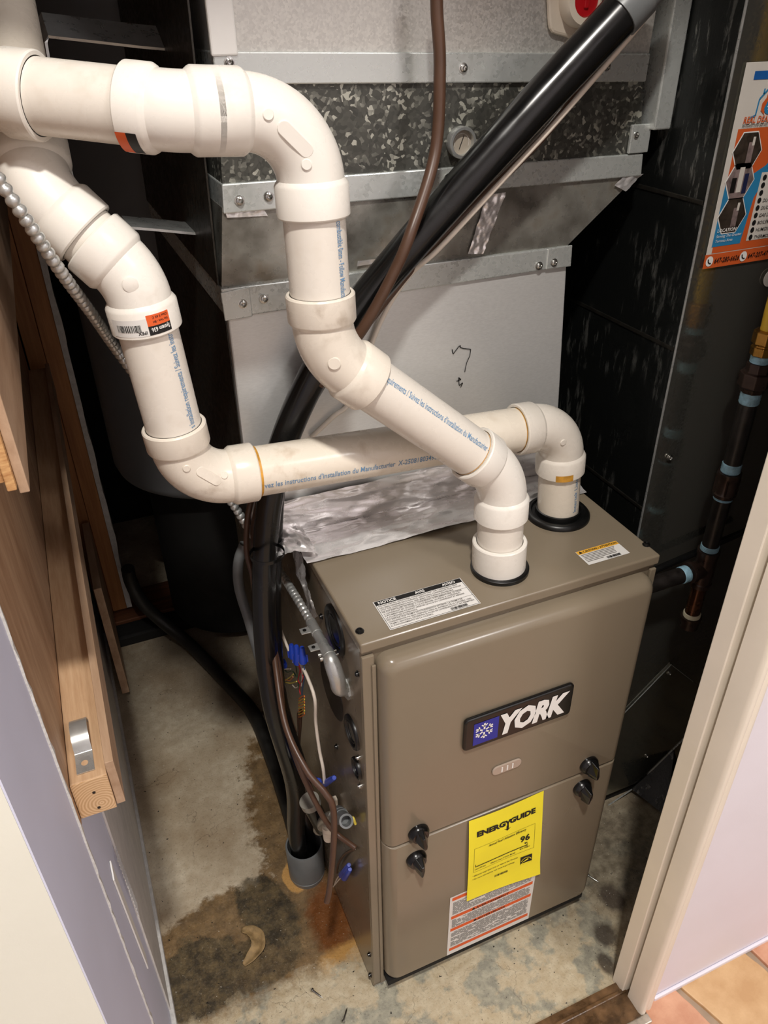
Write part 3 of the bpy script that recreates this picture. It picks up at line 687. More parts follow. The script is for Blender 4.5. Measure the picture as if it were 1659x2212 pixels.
def pipe_text(name, body, mat, parent, a, b, ang, size, start=0., width=None, r=R2, flip=1, off=.012, up=None):
    """lettering wrapped on a pipe from a to b; ang is measured round the axis from the direction 'up'"""
    a, b = V(a), V(b); ax = nrm(b-a); u = V(up) if up else V((0, -1, 0)); u = (u-ax*u.dot(ax)).normalized(); w_ = ax.cross(u)
    def fn(x, y):
        th_ = ang+flip*y/r; return a+ax*(start+x)+(u*math.cos(th_)+w_*math.sin(th_))*(r+.0004)
    return text(name, body, mat, parent, fn, size, off, 0, 1., width=width)
def facing(c, ax=None):
    n = (CAMP-V(c)); 
    if ax is not None: ax = nrm(ax); n = n-ax*n.dot(ax)
    return n.normalized()

# ---- exhaust run
E1 = thing('exhaust_vent', (.227, .058, H), 'white plastic vent run rising from the furnace with a slanted middle length', 'vent pipe')
B0 = V((.2265, .060, H+.004)); P1 = V((.2235, .064, .984)); P2_ = V((.0035, .080, 1.176)); P3 = V((.001, .088, 1.3985)); P4 = V((-.116, .088, 1.405)); P5 = AY(-85, 190, .185); 
d12 = nrm(P2_-P1); dup_ = nrm(P1-B0)
MB().lathe(B0, dup_, [(0, .036), (.001, .0362), (.040, .0362), (.0415, .0350), (.0415, R2+.001), (.034, R2+.0005)], 48, cap=False).build('base_collar', 'pvc', E1, smooth=35)
e1, r1a, r1b, _, _ = elbow(E1, P1, B0-P1, P2_-P1, .075, 'pvc', .030, .026)
pvc_pipe(E1, B0+dup_*.035, r1a+dup_*.006)
e2, r2a, r2b, pts2, _ = elbow(E1, P2_, P1-P2_, P3-P2_, .075, 'pvc_dirty', .030, .028)
pd = pvc_pipe(E1, r1b-d12*.004, r2a+d12*.004)
e3, r3a, r3b, pts3, ctr3 = elbow(E1, P3, P2_-P3, P4-P3, .062, 'pvc', .030, .028)
pv = pvc_pipe(E1, r2b, r3a)
e4, r4a, r4b, pts4, _ = elbow(E1, P4, P3-P4, P5-P4, .055, 'pvc', .024, .024)
pvc_pipe(E1, r3b, r4a)
P6 = P5
e5, r5a, r5b, _, _ = elbow(E1, P6, P4-P6, (-.02, .05, 1), .05, 'pvc', .028, .028)
pvc_pipe(E1, r4b, r5a)
pvc_pipe(E1, r5b, r5b+nrm((-.02, .05, 1))*.5, 'pvc_old')
# print on the exhaust run
A_, B_ = r2a, r1b; ax = nrm(B_-A_); Ld = (B_-A_).length
pipe_text('lettering', 'quirements / Suivez les instructions d\'installation du Manufacturier -', 'blue_ink', pd, A_, B_, -.45, .0110, .002, Ld*.98, flip=-1, off=.008)
A_, B_ = r3a, r2b
pipe_text('lettering', 'combustible 0mm - Follow Manufactu', 'blue_ink', pv, A_, B_, -.42, .0110, .002, (B_-A_).length*.99, flip=-1, off=.008)
rr = lambda pts, f: pts[int(len(pts)*f)]
for f, s_ in ((.25, .010), (.78, .010)):
    p = rr(pts3, f); n = facing(p, P4-P3 if f > .5 else P3-P2_); boss(e3, p+n*RB, n, .0048, 'pvc')
p = rr(pts3, .5); n = facing(p, (1, 0, -1)); bosspill(e3, p+n*RB*.99, n, V((1, 0, -1)), .026, .0125, 'pvc')
p = rr(pts2, .45); n = facing(p, P3-P2_); boss(e2, p+n*RB, n, .0068, 'pvc_dirty')
p = P1+V((0, 0, -.004)); n = facing(p, (0, 0, 1)); bosspill(e1, p+n*RB*.985, n, V((.25, 0, -1)), .012, .0125, 'pvc'); boss(e1, p+n*(RB+.001), n, .0035, 'pvc')
# small orange/black fitting label under elbow 4
def arc_patch(name, mat, parent, c, ax, up, t0, t1, a0, a1, r, n=10):
    c, ax = V(c), nrm(ax); u = V(up); u = (u-ax*u.dot(ax)).normalized(); w_ = ax.cross(u); mb = MB()
    for i in range(n+1):
        th_ = a0+(a1-a0)*i/n
        for t in (t0, t1): mb.v.append(c+ax*t+(u*math.cos(th_)+w_*math.sin(th_))*r)
    for i in range(n): mb.f.append([2*i, 2*i+1, 2*i+3, 2*i+2])
    return mb.build(name, mat, parent, smooth=True)
d45 = nrm(P5-P4)
arc_patch('orange_sticker', 'orange', e4, r4b, -d45, (0, -1, 0), .001, .010, .50, 1.25, RH+.0003)
arc_patch('black_sticker', 'black_ink', e4, r4b, -d45, (0, -1, 0), .010, .019, .50, 1.25, RH+.0003)
arc_patch('primer_ring', 'primer', E1, r1b+d12*.001, d12, (0, -1, 0), 0, .001, 0, 6.28, R2+.0006, 24)

# ---- intake run
E2 = thing('intake_pipe', (.3735, .1385, H), 'white plastic intake pipe crossing low behind the slanted vent and rising at the left', 'vent pipe')
Q0 = V((.3735, .1385, H+.002)); Q1 = V((.363, .141, .992)); Q2 = V((-.1495, .142, 1.021)); Q3 = V((-.167, .142, 1.257)); Q4 = AY(80, 412, .176)
i1, s1a, s1b, ptsa, _ = elbow(E2, Q1, Q0-Q1, Q2-Q1, .056, 'pvc_pipe', .028, .026)
du = nrm(Q1-Q0); pg = pvc_pipe(E2, Q0, s1a, 'pvc_old')
i2, s2a, s2b, ptsb, _ = elbow(E2, Q2, Q1-Q2, Q3-Q2, .056, 'pvc_dirty', .028, .026)
ph = pvc_pipe(E2, s1b, s2a, 'pvc_old')
i3, s3a, s3b, ptsc, _ = elbow(E2, Q3, Q2-Q3, Q4-Q3, .062, 'pvc', .028, .028)
pu = pvc_pipe(E2, s2b, s3a)
i4, s4a, s4b, _, _ = elbow(E2, Q4, Q3-Q4, (.05, .72, .69), .06, 'pvc', .028, .028)
pvc_pipe(E2, s3b, s4a)
pvc_pipe(E2, s4b, s4b+nrm((.05, .72, .69))*.6, 'pvc_old')
A_, B_ = s2a, s1b; Lh = (B_-A_).length
pipe_text('lettering', 'vez les instructions d\'installation du Manufacturier  X-250818034965EM', 'blue_ink', ph, A_, B_, .24, .0105, .004, Lh*.66, flip=-1, off=.008)
A_, B_ = s2b, s3a
pipe_text('lettering', 's installation requirements / Suivez les instru', 'blue_ink', pu, A_, B_, .72, .0110, .003, (B_-A_).length*.98, flip=-1, off=.008)
pipe_text('lettering', 'Intertek Listed', 'blue_ink', pg, Q0, s1a, .40, .0095, .016, (s1a-Q0).length*.84, flip=-1, off=.008)
dh = nrm(Q1-Q2)
arc_patch('primer_ring', 'primer', E2, s2a, dh, (0, -1, .3), .0002, .0035, -1.6, 1.5, R2+.0005, 24)
arc_patch('primer_ring', 'primer', E2, s1b, -dh, (0, -1, .3), .0002, .0012, -1.6, 1.5, R2+.0005, 24)
arc_patch('primer_stain', 'primer', E2, s1a, du, (0, -1, 0), .001, .011, -.75, -.05, RH+.0003)
for pts_, fit, mt in ((ptsb, i2, 'pvc_dirty'),):
    for f in (.22, .8):
        p = rr(pts_, f); n = facing(p, Q3-Q2 if f > .5 else Q1-Q2); boss(fit, p+n*RB, n, .0042, mt)
    p = rr(pts_, .5); n = facing(p, (1, 0, -1)); bosspill(fit, p+n*RB*.985, n, V((1, 0, -1)), .022, .0115, mt)
p = rr(ptsa, .55); n = facing(p, (1, 0, -1)); boss(i1, p+n*RB, n, .0045, 'pvc_pipe')
p = rr(ptsc, .55); n = facing(p, Q3-Q2); boss(i3, p+n*RB, n, .0075, 'pvc')
# coupling sticker
u3 = nrm(Q3-Q2)
def spt(a0, a1, t0, t1, name, mat, r=RH+.0003): return arc_patch(name, mat, i3, s3a, u3, (0, -1, 0), t0, t1, a0, a1, r)
spt(-1.15, -.05, .004, .021, 'white_sticker', 'label'); spt(-.05, .62, .004, .013, 'black_sticker', 'black_ink'); spt(-.05, .62, .013, .024, 'orange_sticker', 'orange')
def stext(body, ang, t, size, width, mat, flip=-1, off=.02):
    u = V((0, -1, 0)); u = (u-u3*u.dot(u3)).normalized(); w_ = u3.cross(u); r = RH+.0007
    def fn(x, y): th_ = ang-x/r; return s3a+u3*(t-y)+(u*math.cos(th_)+w_*math.sin(th_))*r
    return text('lettering', body, mat, i3, fn, size, off, 0, 1, width=width)
stext('System 636', .57, .0112, .0060, .0195, 'white_ink'); stext('IPEX', -.10, .0092, .0046, .009, 'black_ink')
stext('Gas Vent - BH', .56, .0178, .0032, .016, 'black_ink', off=.01); stext('Class II 65 C', .56, .0222, .0032, .016, 'black_ink', off=.01)
bcm = MB(); rnd = random.Random(2)
u = V((0, -1, 0)); u = (u-u3*u.dot(u3)).normalized(); w_ = u3.cross(u)
a0 = -.95
while a0 < -.25:
    q = rnd.choice((.012, .02, .03)); bcm.add([s3a+u3*t+(u*math.cos(a)+w_*math.sin(a))*(RH+.0007) for a, t in ((a0, .009), (a0+q, .009), (a0+q, .016), (a0, .016))], [[0, 1, 2, 3]]); a0 += q+rnd.choice((.012, .025))
bcm.build('barcode', 'black_ink', i3)
arc_patch('orange_sticker', 'orange', i2, s2a, -dh, (0, -1, 0), .004, .014, -1.45, -1.0, RH+.0003); arc_patch('black_sticker', 'black_ink', i2, s2a, -dh, (0, -1, 0), .001, .004, -1.45, -1.0, RH+.0003)

# ================================================================== SUPPLY PLENUM
PL = thing('supply_plenum', (.19, .5, H), 'galvanized sheet metal supply plenum stacked above the furnace', 'ductwork')
py = .252; yb = .80
def face_hexa(pts_front, yb_l, yb_r, dz=0):
    """pts_front: BL,BR,TR,TL"""
    bl, br, tr, tl = [V(q) for q in pts_front]
    B = lambda q: V((q.x, yb, q.z))
    return [bl, br, B(br), B(bl), tl, tr, B(tr), B(tl)]
MB().hexa(face_hexa([(-.060, py, H+.001), (.4445, py, H+.001), (.421, py, 1.176), (-.059, py, 1.192)], yb, yb)).build('lower_box', 'galv', PL, bevel=.002)
MB().hexa(face_hexa([(-.061, py-.004, 1.168), (.4235, py-.004, 1.172), (.4215, py-.004, 1.1995), (-.064, py-.004, 1.204)], yb, yb)).build('drive_cleat', 'cleat', PL, bevel=.0015)
MB().hexa(face_hexa([(-.062, py+.002, 1.2), (.4185, py+.002, 1.198), (.523, py, 1.284), (-.050, py, 1.292)], yb, yb)).build('transition', 'trans', PL)
MB().hexa(face_hexa([(-.050, py-.004, 1.286), (.5235, py-.004, 1.281), (.521, py-.004, 1.309), (-.048, py-.004, 1.317)], yb, yb)).build('drive_cleat', 'cleat', PL, bevel=.0015)
MB().hexa(face_hexa([(-.047, py, 1.312), (.520, py, 1.30), (.505, py, 1.40), (-.040, py, 1.414)], yb, yb)).build('spangled_band', 'spangle', PL)
MB().hexa(face_hexa([(-.042, py-.005, 1.412), (.506, py-.005, 1.3935), (.507, py-.005, 1.4245), (-.042, py-.005, 1.4415)], yb, yb)).build('drive_cleat', 'cleat', PL, bevel=.0015)
MB().hexa(face_hexa([(-.040, py, 1.435), (.508, py, 1.42), (.525, py, 2.2), (-.036, py, 2.2)], yb, yb)).build('upper_box', 'galv_hi', PL)
# left faces darkened: thin skins with the shade put into their colour
MB().hexa([V(q) for q in [(-.0625, py+.01, H), (-.0607, py+.01, H), (-.0607, yb, H), (-.0625, yb, H), (-.0605, py+.01, 1.168), (-.0597, py+.01, 1.168), (-.0597, yb, 1.168), (-.0605, yb, 1.168)]]).build('side_shade_skin', 'galv_side', PL)
MB().hexa([V(q) for q in [(-.0645, py+.01, 1.205), (-.0625, py+.01, 1.205), (-.0625, yb, 1.205), (-.0645, yb, 1.205), (-.0405, py+.01, 2.2), (-.0385, py+.01, 2.2), (-.0385, yb, 2.2), (-.0405, yb, 2.2)]]).build('side_shade_skin', 'galv_side', PL)
# white jacket corner + right standing seam + tab
MB().box((-.0435, py-.0075, 1.437), (-.016, py-.001, 2.2)).build('tape_wrap', 'white_ink', PL, bevel=.002)
a, b = AY(1417, 268, py-.012), AY(1470, 0, py-.012)
MB().hexa([V(q) for q in [(.522, py-.016, 1.338), (.549, py-.016, 1.338), (.549, py+.02, 1.338), (.522, py+.02, 1.338), (.522, py-.016, 2.2), (.553, py-.016, 2.2), (.553, py+.02, 2.2), (.522, py+.02, 2.2)]]).build('standing_seam', 'cleat', PL, bevel=.002)
MB().box((.495, py-.006, 1.3105), (.526, py-.001, 1.345)).build('corner_tab', 'cleat', PL, bevel=.001)
for (u, v) in ((570, 645), (524, 656), (517, 433), (580, 424), (495, 135), (1000, 147), (1310, 143), (968, 385), (1164, 574), (1196, 567), (1372, 291)):
    q = AY(u, v, py-.0045); screw(PL, q, (0, -1, 0), .0042, 'steel', .004)
MB().hexa([V(q) for q in [(-.064, py-.0055, 1.166), (-.030, py-.0055, 1.167), (-.030, py-.003, 1.167), (-.064, py-.003, 1.166), (-.065, py-.0055, 1.200), (-.030, py-.0055, 1.203), (-.030, py-.003, 1.203), (-.065, py-.003, 1.2)]]).build('cleat_tab', 'cleat', PL, bevel=.001)
MB().hexa([V(q) for q in [(.384, py-.0055, 1.1725), (.4245, py-.0055, 1.172), (.4245, py-.003, 1.172), (.384, py-.003, 1.1725), (.384, py-.0055, 1.200), (.423, py-.0055, 1.201), (.423, py-.003, 1.201), (.384, py-.003, 1.200)]]).build('cleat_tab', 'cleat', PL, bevel=.001)
# marker scribble on the front
pfn = plane((0, py, 0), (1, 0, 0), (0, 0, 1), .0009)
def scrib(px, w_=.0012):
    mb = MB(); q = [P2(u, v, py) for u, v in px]
    for a, b in zip(q, q[1:]): bar(mb, pfn, a, b, w_)
    return mb.build('marker_scribble', 'black_ink', PL)
scrib([(976, 754), (978, 764), (990, 748), (994, 746), (993, 750), (1000, 752), (1016, 754), (1014, 768), (1007, 783), (1003, 803)])
scrib([(985, 823), (995, 819), (990, 815), (991, 832), (999, 826), (994, 836)])
# foil patches on the transition
def crumple(name, fn, na, nb, amp, parent, mat='foil', seed=0, sc_=30, ax_=1.):
    mb = MB()
    for i in range(na+1):
        for j in range(nb+1):
            a, b = i/na, j/nb; p, n = fn(a, b); k = mnoise.noise(V((p.x*sc_*ax_, p.y*sc_, p.z*sc_+seed)))+.4*mnoise.noise(V((p.x*sc_*2.7*ax_+3, p.y*sc_*2.7, p.z*sc_*2.7+seed+p.x*20)))
            mb.v.append(V(p)+V(n)*(amp*(k+.9)))
    for i in range(na):
        for j in range(nb): q = i*(nb+1)+j; mb.f.append([q, q+nb+1, q+nb+2, q+1])
    return mb.build(name, mat, parent, smooth=55)
def quad_fn(c00, c10, c11, c01, n):
    c00, c10, c11, c01 = map(V, (c00, c10, c11, c01))
    return lambda a, b: ((c00*(1-a)+c10*a)*(1-b)+(c01*(1-a)+c11*a)*b, n)
y_ = py-.0005
crumple('foil_patch', quad_fn(AY(1010, 548, y_), AY(1042, 548, y_), AY(1092, 415, y_), AY(1050, 420, y_), V((0, -1, 0))), 16, 40, .002, PL, sc_=110)
crumple('foil_patch', quad_fn(AY(1325, 400, y_), AY(1350, 413, y_), AY(1388, 375, y_), AY(1345, 380, y_), V((0, -1, 0))), 14, 14, .002, PL, sc_=110)
crumple('foil_patch', quad_fn(AY(770, 575, y_), AY(870, 560, y_), AY(872, 553, y_), AY(772, 563, y_), V((0, -1, 0))), 30, 6, .0015, PL, sc_=110)
crumple('foil_patch', quad_fn(AY(490, 470, y_), AY(578, 466, y_), AY(570, 452, y_), AY(484, 452, y_), V((0, -1, 0))), 24, 8, .0015, PL, sc_=110)
# foil tape sealing the joint
FT = thing('foil_tape', (.2, .21, H), 'crinkled aluminium foil tape sealing the plenum to the furnace top', 'tape')
def tapefn(a, b):
    x = -.004+.452*a; x = -.010+.458*a if b < .5 else x
    if b < .5: t = b/.5; return V((x, .170+(.246-.170)*t, H+.0008+.0035*math.sin(t*PI)*(1 if a < .9 else .4))), V((0, -.2, .98))
    t = (b-.5)/.5; return V((-.055+.497*a, py-.0035, H+.004+.058*t)), V((0, -1, .1))
crumple('tape_strip', tapefn, 140, 48, .0042, FT, sc_=52, ax_=.32)
def gather(a, b):
    s_ = V((-.052, .246, .885)); y = .175+.075*b
    p = V((.012-.066*a, y+.02*a*(1-b), H+.002+.026*a*(1-a)*2-.03*a*a*(.3+b)*.6)); return p, V((-.3, -.4, .85))
crumple('tape_end', gather, 30, 24, .011, FT, sc_=48, seed=4)
def flap(a, b):
    y = .20+.05*b+.0*a; z = H-.002-.105*a*(1-.35*abs(b-.5)*2); return V((-.0035-.004*math.sin(a*PI), y-.055*a*(1-b*.4), z)), V((-1, -.2, 0))
crumple('tape_flap', flap, 22, 12, .004, FT, sc_=60, seed=9)
# thermometer
q = AY(991, 306, py); TM = thing('dial_thermometer', q, 'small round dial thermometer on the spangled plenum band', 'thermometer')
MB().lathe(q, (0, -1, 0), [(0, .017), (.004, .0178), (.011, .0178), (.0125, .0168), (.0125, .0140), (.006, .0132)], 40, cap=False).build('bezel', 'zinc', TM, smooth=35)
MB().lathe(q+V((0, -.0055, 0)), (0, -1, 0), [(0, .0136), (.0006, .0135)], 32).build('dial', plain('thermometer_dial', sc(170, 160, 146), .35), TM)
tf = plane(q+V((0, -.0063, 0)), (1, 0, 0), (0, 0, 1)); mb = MB(); bar(mb, tf, (-.003, -.007), (.003, .008), .0008); mb.build('needle', 'black_ink', TM)
mb = MB()
for i in range(24):
    a = PI*(-.15+1.3*i/24); bar(mb, tf, (.0098*math.cos(a), .0098*math.sin(a)), (.0098*math.cos(a+PI*1.3/24), .0098*math.sin(a+PI*1.3/24)), .0003)
mb.build('scale_arc', 'white_ink', TM)
# coil connections at the top
CD = thing('coil_drain_ports', AY(1248, 0, py), 'white drain port plate with a red plug at the top of the plenum', 'fitting')
q = AY(1248, 0, py-.004)
mb = MB(); pts = [q+V((.047*math.cos(t)*(1+.12*math.sin(3*t+1)), .003, .040*math.sin(t)*(1+.08*math.cos(5*t)))) for t in [2*PI*i/36 for i in range(36)]]
mb.prism(pts, (0, -1, 0), .006).build('sealant_ring', 'white_plastic', CD, bevel=.003)
MB().lathe(q, (0, -1, 0), [(0, .028), (.016, .027), (.020, .025), (.020, .0175), (.008, .017)], 40, cap=False).build('port', 'white_plastic', CD, smooth=35)
MB().lathe(q+V((0, -.009, 0)), (0, -1, 0), [(0, .0175), (.007, .0172), (.008, .0160)], 32).build('plug', 'red_plug', CD, smooth=35)
MB().box((q.x-.003, q.y-.0195, q.z-.008), (q.x+.003, q.y-.016, q.z+.008)).build('plug_slot', 'red_plug', CD, bevel=.001)
q2 = AY(1310, 10, py-.004)
MB().lathe(q2, (0, -1, 0), [(0, .026), (.018, .025), (.020, .023), (.020, .0155)], 40).build('port', 'white_plastic', CD, smooth=35)
MB().lathe(q2+V((0, -.016, 0)), (0, -1, 0), [(0, .0165), (.016, .016)], 32).build('copper_ring', 'copper', CD, smooth=35)

# ================================================================== DRAIN HOSE AND CABLES
HP = [AY(1345, 25, .172), AY(1100, 290, .185), AY(870, 550, .200), AY(715, 745, .207), AY(615, 950, .208), AY(578, 1120, .2), AY(571, 1330, .2), AY(590, 1520, .21), AY(636, 1690, .228), V((-.052, .250, .175)), V((-.050, .257, .11)), V((-.049, .259, .03))]
DH = thing('drain_hose', (-.04, .22, .05), 'thick glossy black drain hose sweeping from the plenum top down beside the furnace', 'hose')
hp = spline(HP, 14); nn = len(hp)
MB().tube(hp, [.0235-.0065*min(1, i/(nn*.45)) for i in range(nn)], 24).build('hose', 'hose', DH, smooth=True)
d = nrm(HP[0]-HP[1])
MB().lathe(HP[0]-d*.006, d, [(0, .0255), (.03, .0255), (.03, .024), (.06, .0235)], 28).build('grey_coupling', 'pvc_grey', DH, smooth=35)
MB().tube(spline([HP[0]+d*.045, HP[0]+d*.075, q2+V((.02, -.055, .02)), q2+V((0, -.02, 0))], 8), .021, 20).build('grey_elbow', 'pvc_grey', DH, smooth=True)
SH = tag(MB().tube(spline([AY(700, 800, .224), AY(640, 905, .226), AY(604, 1000, .222), AY(592, 1130, .222), AY(590, 1330, .218), AY(606, 1520, .225), AY(655, 1680, .240), V((-.030, .258, .20)), V((-.025, .268, .12)), V((-.025, .268, .03))], 12), .0125, 18).build('slim_drain_hose', 'hose', smooth=True), 'slimmer black hose running along the right side of the thick hose', 'hose')
BC = tag(MB().tube(spline([AY(943, -30, .205), AY(944, 30, .205), AY(950, 150, .203), AY(940, 330, .196), AY(888, 500, .166), AY(850, 590, .166), AY(790, 700, .172), AY(735, 775, .186), AY(690, 830, .196)], 12), .0068, 14).build('brown_cable', 'wire_brown', smooth=True), 'brown cable hanging across the upper plenum and dial thermometer', 'cable')
BC2 = tag(MB().tube(spline([AY(1330, 85, .215), AY(1180, 285, .215), AY(1010, 455, .215), AY(905, 560, .220), AY(800, 690, .228), AY(700, 820, .236), AY(640, 920, .238), AY(590, 990, .240)], 10), .0058, 12).build('brown_cable', 'wire_brown', smooth=True), 'dark brown cable following the underside of the thick black hose', 'cable')
WC = tag(MB().tube(spline([AY(1425, -10, .165), AY(1385, 50, .168), AY(1203, 262, .178), AY(1094, 380, .186), AY(950, 535, .200), AY(880, 600, .225), AY(820, 700, .244), AY(760, 860, .246), AY(720, 900, .246), AY(672, 945, .246)], 10), .0032, 10).build('white_wire', 'wire_white', smooth=True), 'thin white wire beside the thick black hose on the plenum', 'wire')
# brown cables left of the hose going down to the furnace
for i, (ps_, lb, r_) in enumerate([([AY(548, 1060, .235), AY(535, 1120, .235), AY(533, 1190, .235), AY(545, 1240, .23), AY(556, 1300, .226), AY(600, 1430, .19), AY(612, 1540, .15), AY(640, 1640, .10), AY(680, 1730, .07), AY(716, 1790, .05), AY(768, 1832, .012)], 'brown cable left of the black hose ending at the furnace side', .0042),
                                   ([AY(560, 1080, .25), AY(548, 1150, .25), AY(560, 1240, .24), AY(590, 1400, .20), AY(615, 1560, .12), AY(660, 1660, .06), AY(700, 1710, .03), AY(718, 1740, .02), AY(722, 1790, .018), AY(718, 1860, .012), AY(711, 1925, .008), AY(706, 1948, .005)], 'brown cable with a cut end hanging free above the rusty stain', .0048)]):
    tag(MB().tube(spline(ps_, 12), r_, 14).build('brown_cable', 'wire_brown', smooth=True), lb, 'cable')
# control wiring splices beside the furnace
CW = thing('control_wiring', AX(650, 1500, -.03), 'bundle of thin coloured wires with blue wire nuts beside the furnace', 'wiring')
cx_ = -.030
def cab(px, r, mat, name='cable', x=cx_): return MB().tube(spline([AX(u, v, xx) for u, v, xx in [(q+(x,))[:3] for q in px]], 8), r, 10).build(name, mat, CW, smooth=True)
cab([(594, 1215), (600, 1255), (603, 1285), (598, 1330), (608, 1365), (622, 1400), (634, 1430)], .0024, 'wire_white', 'white_cable')
cab([(648, 1430), (665, 1465), (680, 1510), (682, 1560), (690, 1620), (698, 1660), (701, 1690)], .0026, 'wire_white', 'white_cable')
cab([(650, 1535), (648, 1570), (646, 1610), (655, 1660), (672, 1700), (690, 1745)], .0030, 'wire_brown', 'brown_cable')
cab([(643, 1538), (640, 1580), (600, 1450)], .0016, 'wire_brown', 'brown_cable')
for (u0, v0, u1, v1) in ((640, 1395, 643, 1432), (652, 1398, 655, 1430), (602, 1418, 613, 1440), (629, 1392, 633, 1420)):
    a, b = AX(u0, v0, cx_), AX(u1, v1, cx_); L = (b-a).length; wn = MB().lathe(a, b-a, [(0, .003), (.002, .0040), (L*.55, .0050), (L*.6, .0056), (L, .0062)], 14).build('wire_nut', 'wirenut', CW, smooth=50)
    s_ = (b-a).cross(_f).normalized()*.0062; MB().hexa([a.lerp(b, .5)+s_*.6+_f*k for k in (-.0008, .0008)]*0 + [a.lerp(b, .5)+s_*q1+_f*q2_ for q1, q2_ in ((-1.2, -.001), (1.2, -.001), (1.2, .001), (-1.2, .001))]+[b+s_*q1+_f*q2_ for q1, q2_ in ((-1.25, -.001), (1.25, -.001), (1.25, .001), (-1.25, .001))]).build('wing', 'wirenut', wn)
for (px, mt) in (([(643, 1432), (648, 1448), (644, 1468), (650, 1480)], 'wire_red'), ([(646, 1432), (651, 1452), (655, 1465), (647, 1485), (649, 1500)], 'wire_red'), ([(650, 1432), (653, 1455), (651, 1482)], 'wire_white'),
                 ([(656, 1430), (658, 1460), (653, 1490), (653, 1508)], 'wire_blue'), ([(638, 1432), (642, 1460), (646, 1490)], 'wire_green'), ([(612, 1442), (620, 1452), (632, 1450), (640, 1462)], 'wire_green'),
                 ([(606, 1450), (614, 1446), (628, 1445)], 'wire_white'), ([(616, 1470), (628, 1462), (634, 1456)], 'wire_yellow'), ([(617, 1468), (626, 1470), (633, 1462)], 'wire_orange'), ([(617, 1474), (628, 1476), (641, 1472)], 'wire_yellow'), ([(632, 1480), (638, 1486), (645, 1483)], 'wire_white')):
    cab(px, .0010, mt, 'thin_wire')
for k in range(7):
    v = 1503+k*6; cab([(646, v+6), (650, v+3), (657, v), (657, v+5), (650, v+9), (645, v+10)], .0010, ('wire_orange', 'wire_yellow')[k % 2], 'wire_coil', x=cx_-.002)
# second splice lower down
for (u0, v0, u1, v1) in ((665, 1677, 688, 1688), (722, 1680, 702, 1692)):
    a, b = AX(u0, v0, -.026), AX(u1, v1, -.026); L = (b-a).length; MB().lathe(a, b-a, [(0, .003), (.002, .0040), (L*.6, .0050), (L, .0058)], 14).build('wire_nut', 'wirenut', CW, smooth=50)
cab([(688, 1689), (696, 1697), (702, 1692)], .0010, 'wire_white', 'thin_wire', -.026); cab([(699, 1690), (701, 1705), (704, 1716)], .0012, 'wire_red', 'thin_wire', -.026)
cab([(766, 1833), (745, 1845), (731, 1865), (728, 1885)], .0022, 'wire_brown', 'brown_cable', -.006)
for (u0, v0, u1, v1) in ((754, 1868, 738, 1890), (756, 1878, 744, 1896)):
    a, b = AX(u0, v0, -.010), AX(u1, v1, -.010); L = (b-a).length; MB().lathe(a, b-a, [(0, .003), (.002, .0040), (L*.6, .0050), (L, .0058)], 14).build('wire_nut', 'wirenut', CW, smooth=50)
cab([(738, 1891), (730, 1895), (722, 1912)], .0012, 'wire_white', 'thin_wire', -.012); cab([(739, 1893), (728, 1905), (720, 1915)], .0012, 'wire_white', 'thin_wire', -.012)
cab([(706, 1950), (701, 1975), (708, 2000), (711, 2025)], .0009, 'wire_brown', 'thin_wire', -.005)

# flexible metal conduit
FC = thing('flexible_conduit', AX(680, 1360, -.02), 'ribbed metal flexible conduit running from the upper left to the furnace side', 'conduit')
def at_d(u, v, d): return CAMP+ray(u, v)*d
cp = spline([at_d(-25, 350, .63), at_d(5, 400, .64), at_d(60, 480, .662), at_d(130, 585, .715), at_d(200, 680, .80), at_d(262, 770, .90), at_d(380, 930, 1.01), at_d(500, 1085, 1.09), at_d(535, 1140, 1.12), at_d(575, 1195, 1.13), AX(598, 1225, -.024), AX(640, 1290, -.022), AX(674, 1348, -.020)], 30)
cum = [0]
for a, b in zip(cp, cp[1:]): cum.append(cum[-1]+(b-a).length)
tot = cum[-1]; N = int(tot/.0009); pts = []; rs = []; k = 0
for i in range(N):
    s_ = tot*i/(N-1)
    while k < len(cum)-2 and cum[k+1] < s_: k += 1
    pts.append(cp[k].lerp(cp[k+1], (s_-cum[k])/max(1e-9, cum[k+1]-cum[k]))); rs.append(.0040+.0024*abs(math.sin(s_/.0092*PI))**.8)
MB().tube(pts, rs, 14).build('ribbed_tube', 'zinc', FC, smooth=60)
a, b = AX(672, 1345, -.020), AX(712, 1418, -.020); d = nrm(b-a)
MB().lathe(a, d, [(0, .0074), (.026, .0074), (.026, .0068), (.046, .0068), (.046, .0076), (.066, .0076)], 24).build('connector_sleeve', 'zinc', FC, smooth=35)
sd = nrm(d.cross(V((-1, 0, 0))))
if ray(650, 1350).dot(_r) > 0: pass
side = V((-1, 0, 0))
for t in (.014, .052):
    p = a+d*t; n = V((0, 0, 1)); q = [p+side*.006+d*.007, p+side*.020+d*.006, p+side*.020-d*.006, p+side*.006-d*.007]
    MB().prism(q, n, .0016).build('strap_ear', 'zinc', FC, bevel=.0005); MB().lathe(p+side*.014+n*.0012, n, [(0, .0026), (.0012, .0026)], 14).build('ear_hole', 'black', FC)
p = b-d*.012
MB().lathe(p, d, [(0, .0088), (.012, .0088)], 20).build('clamp_ring', 'zinc', FC, smooth=35)
for k_ in (0, .008):
    q = p+d*(.004+k_)+side*.010; MB().lathe(q, side, [(-.022, .0018), (0, .0020), (.0, .0036), (.0035, .0034)], 12).build('clamp_screw', 'steel', FC, smooth=35)
el = [p+d*.008, p+d*.018+V((0, 0, -.004)), V((-.017, .046, .744)), V((-.012, .050, .718)), V((.004, .058, .706))]
MB().tube(spline(el, 6), [.0082+.0026*min(1, i_/8) for i_ in range(25)], 20).build('angle_elbow', 'zinc', FC, smooth=50)
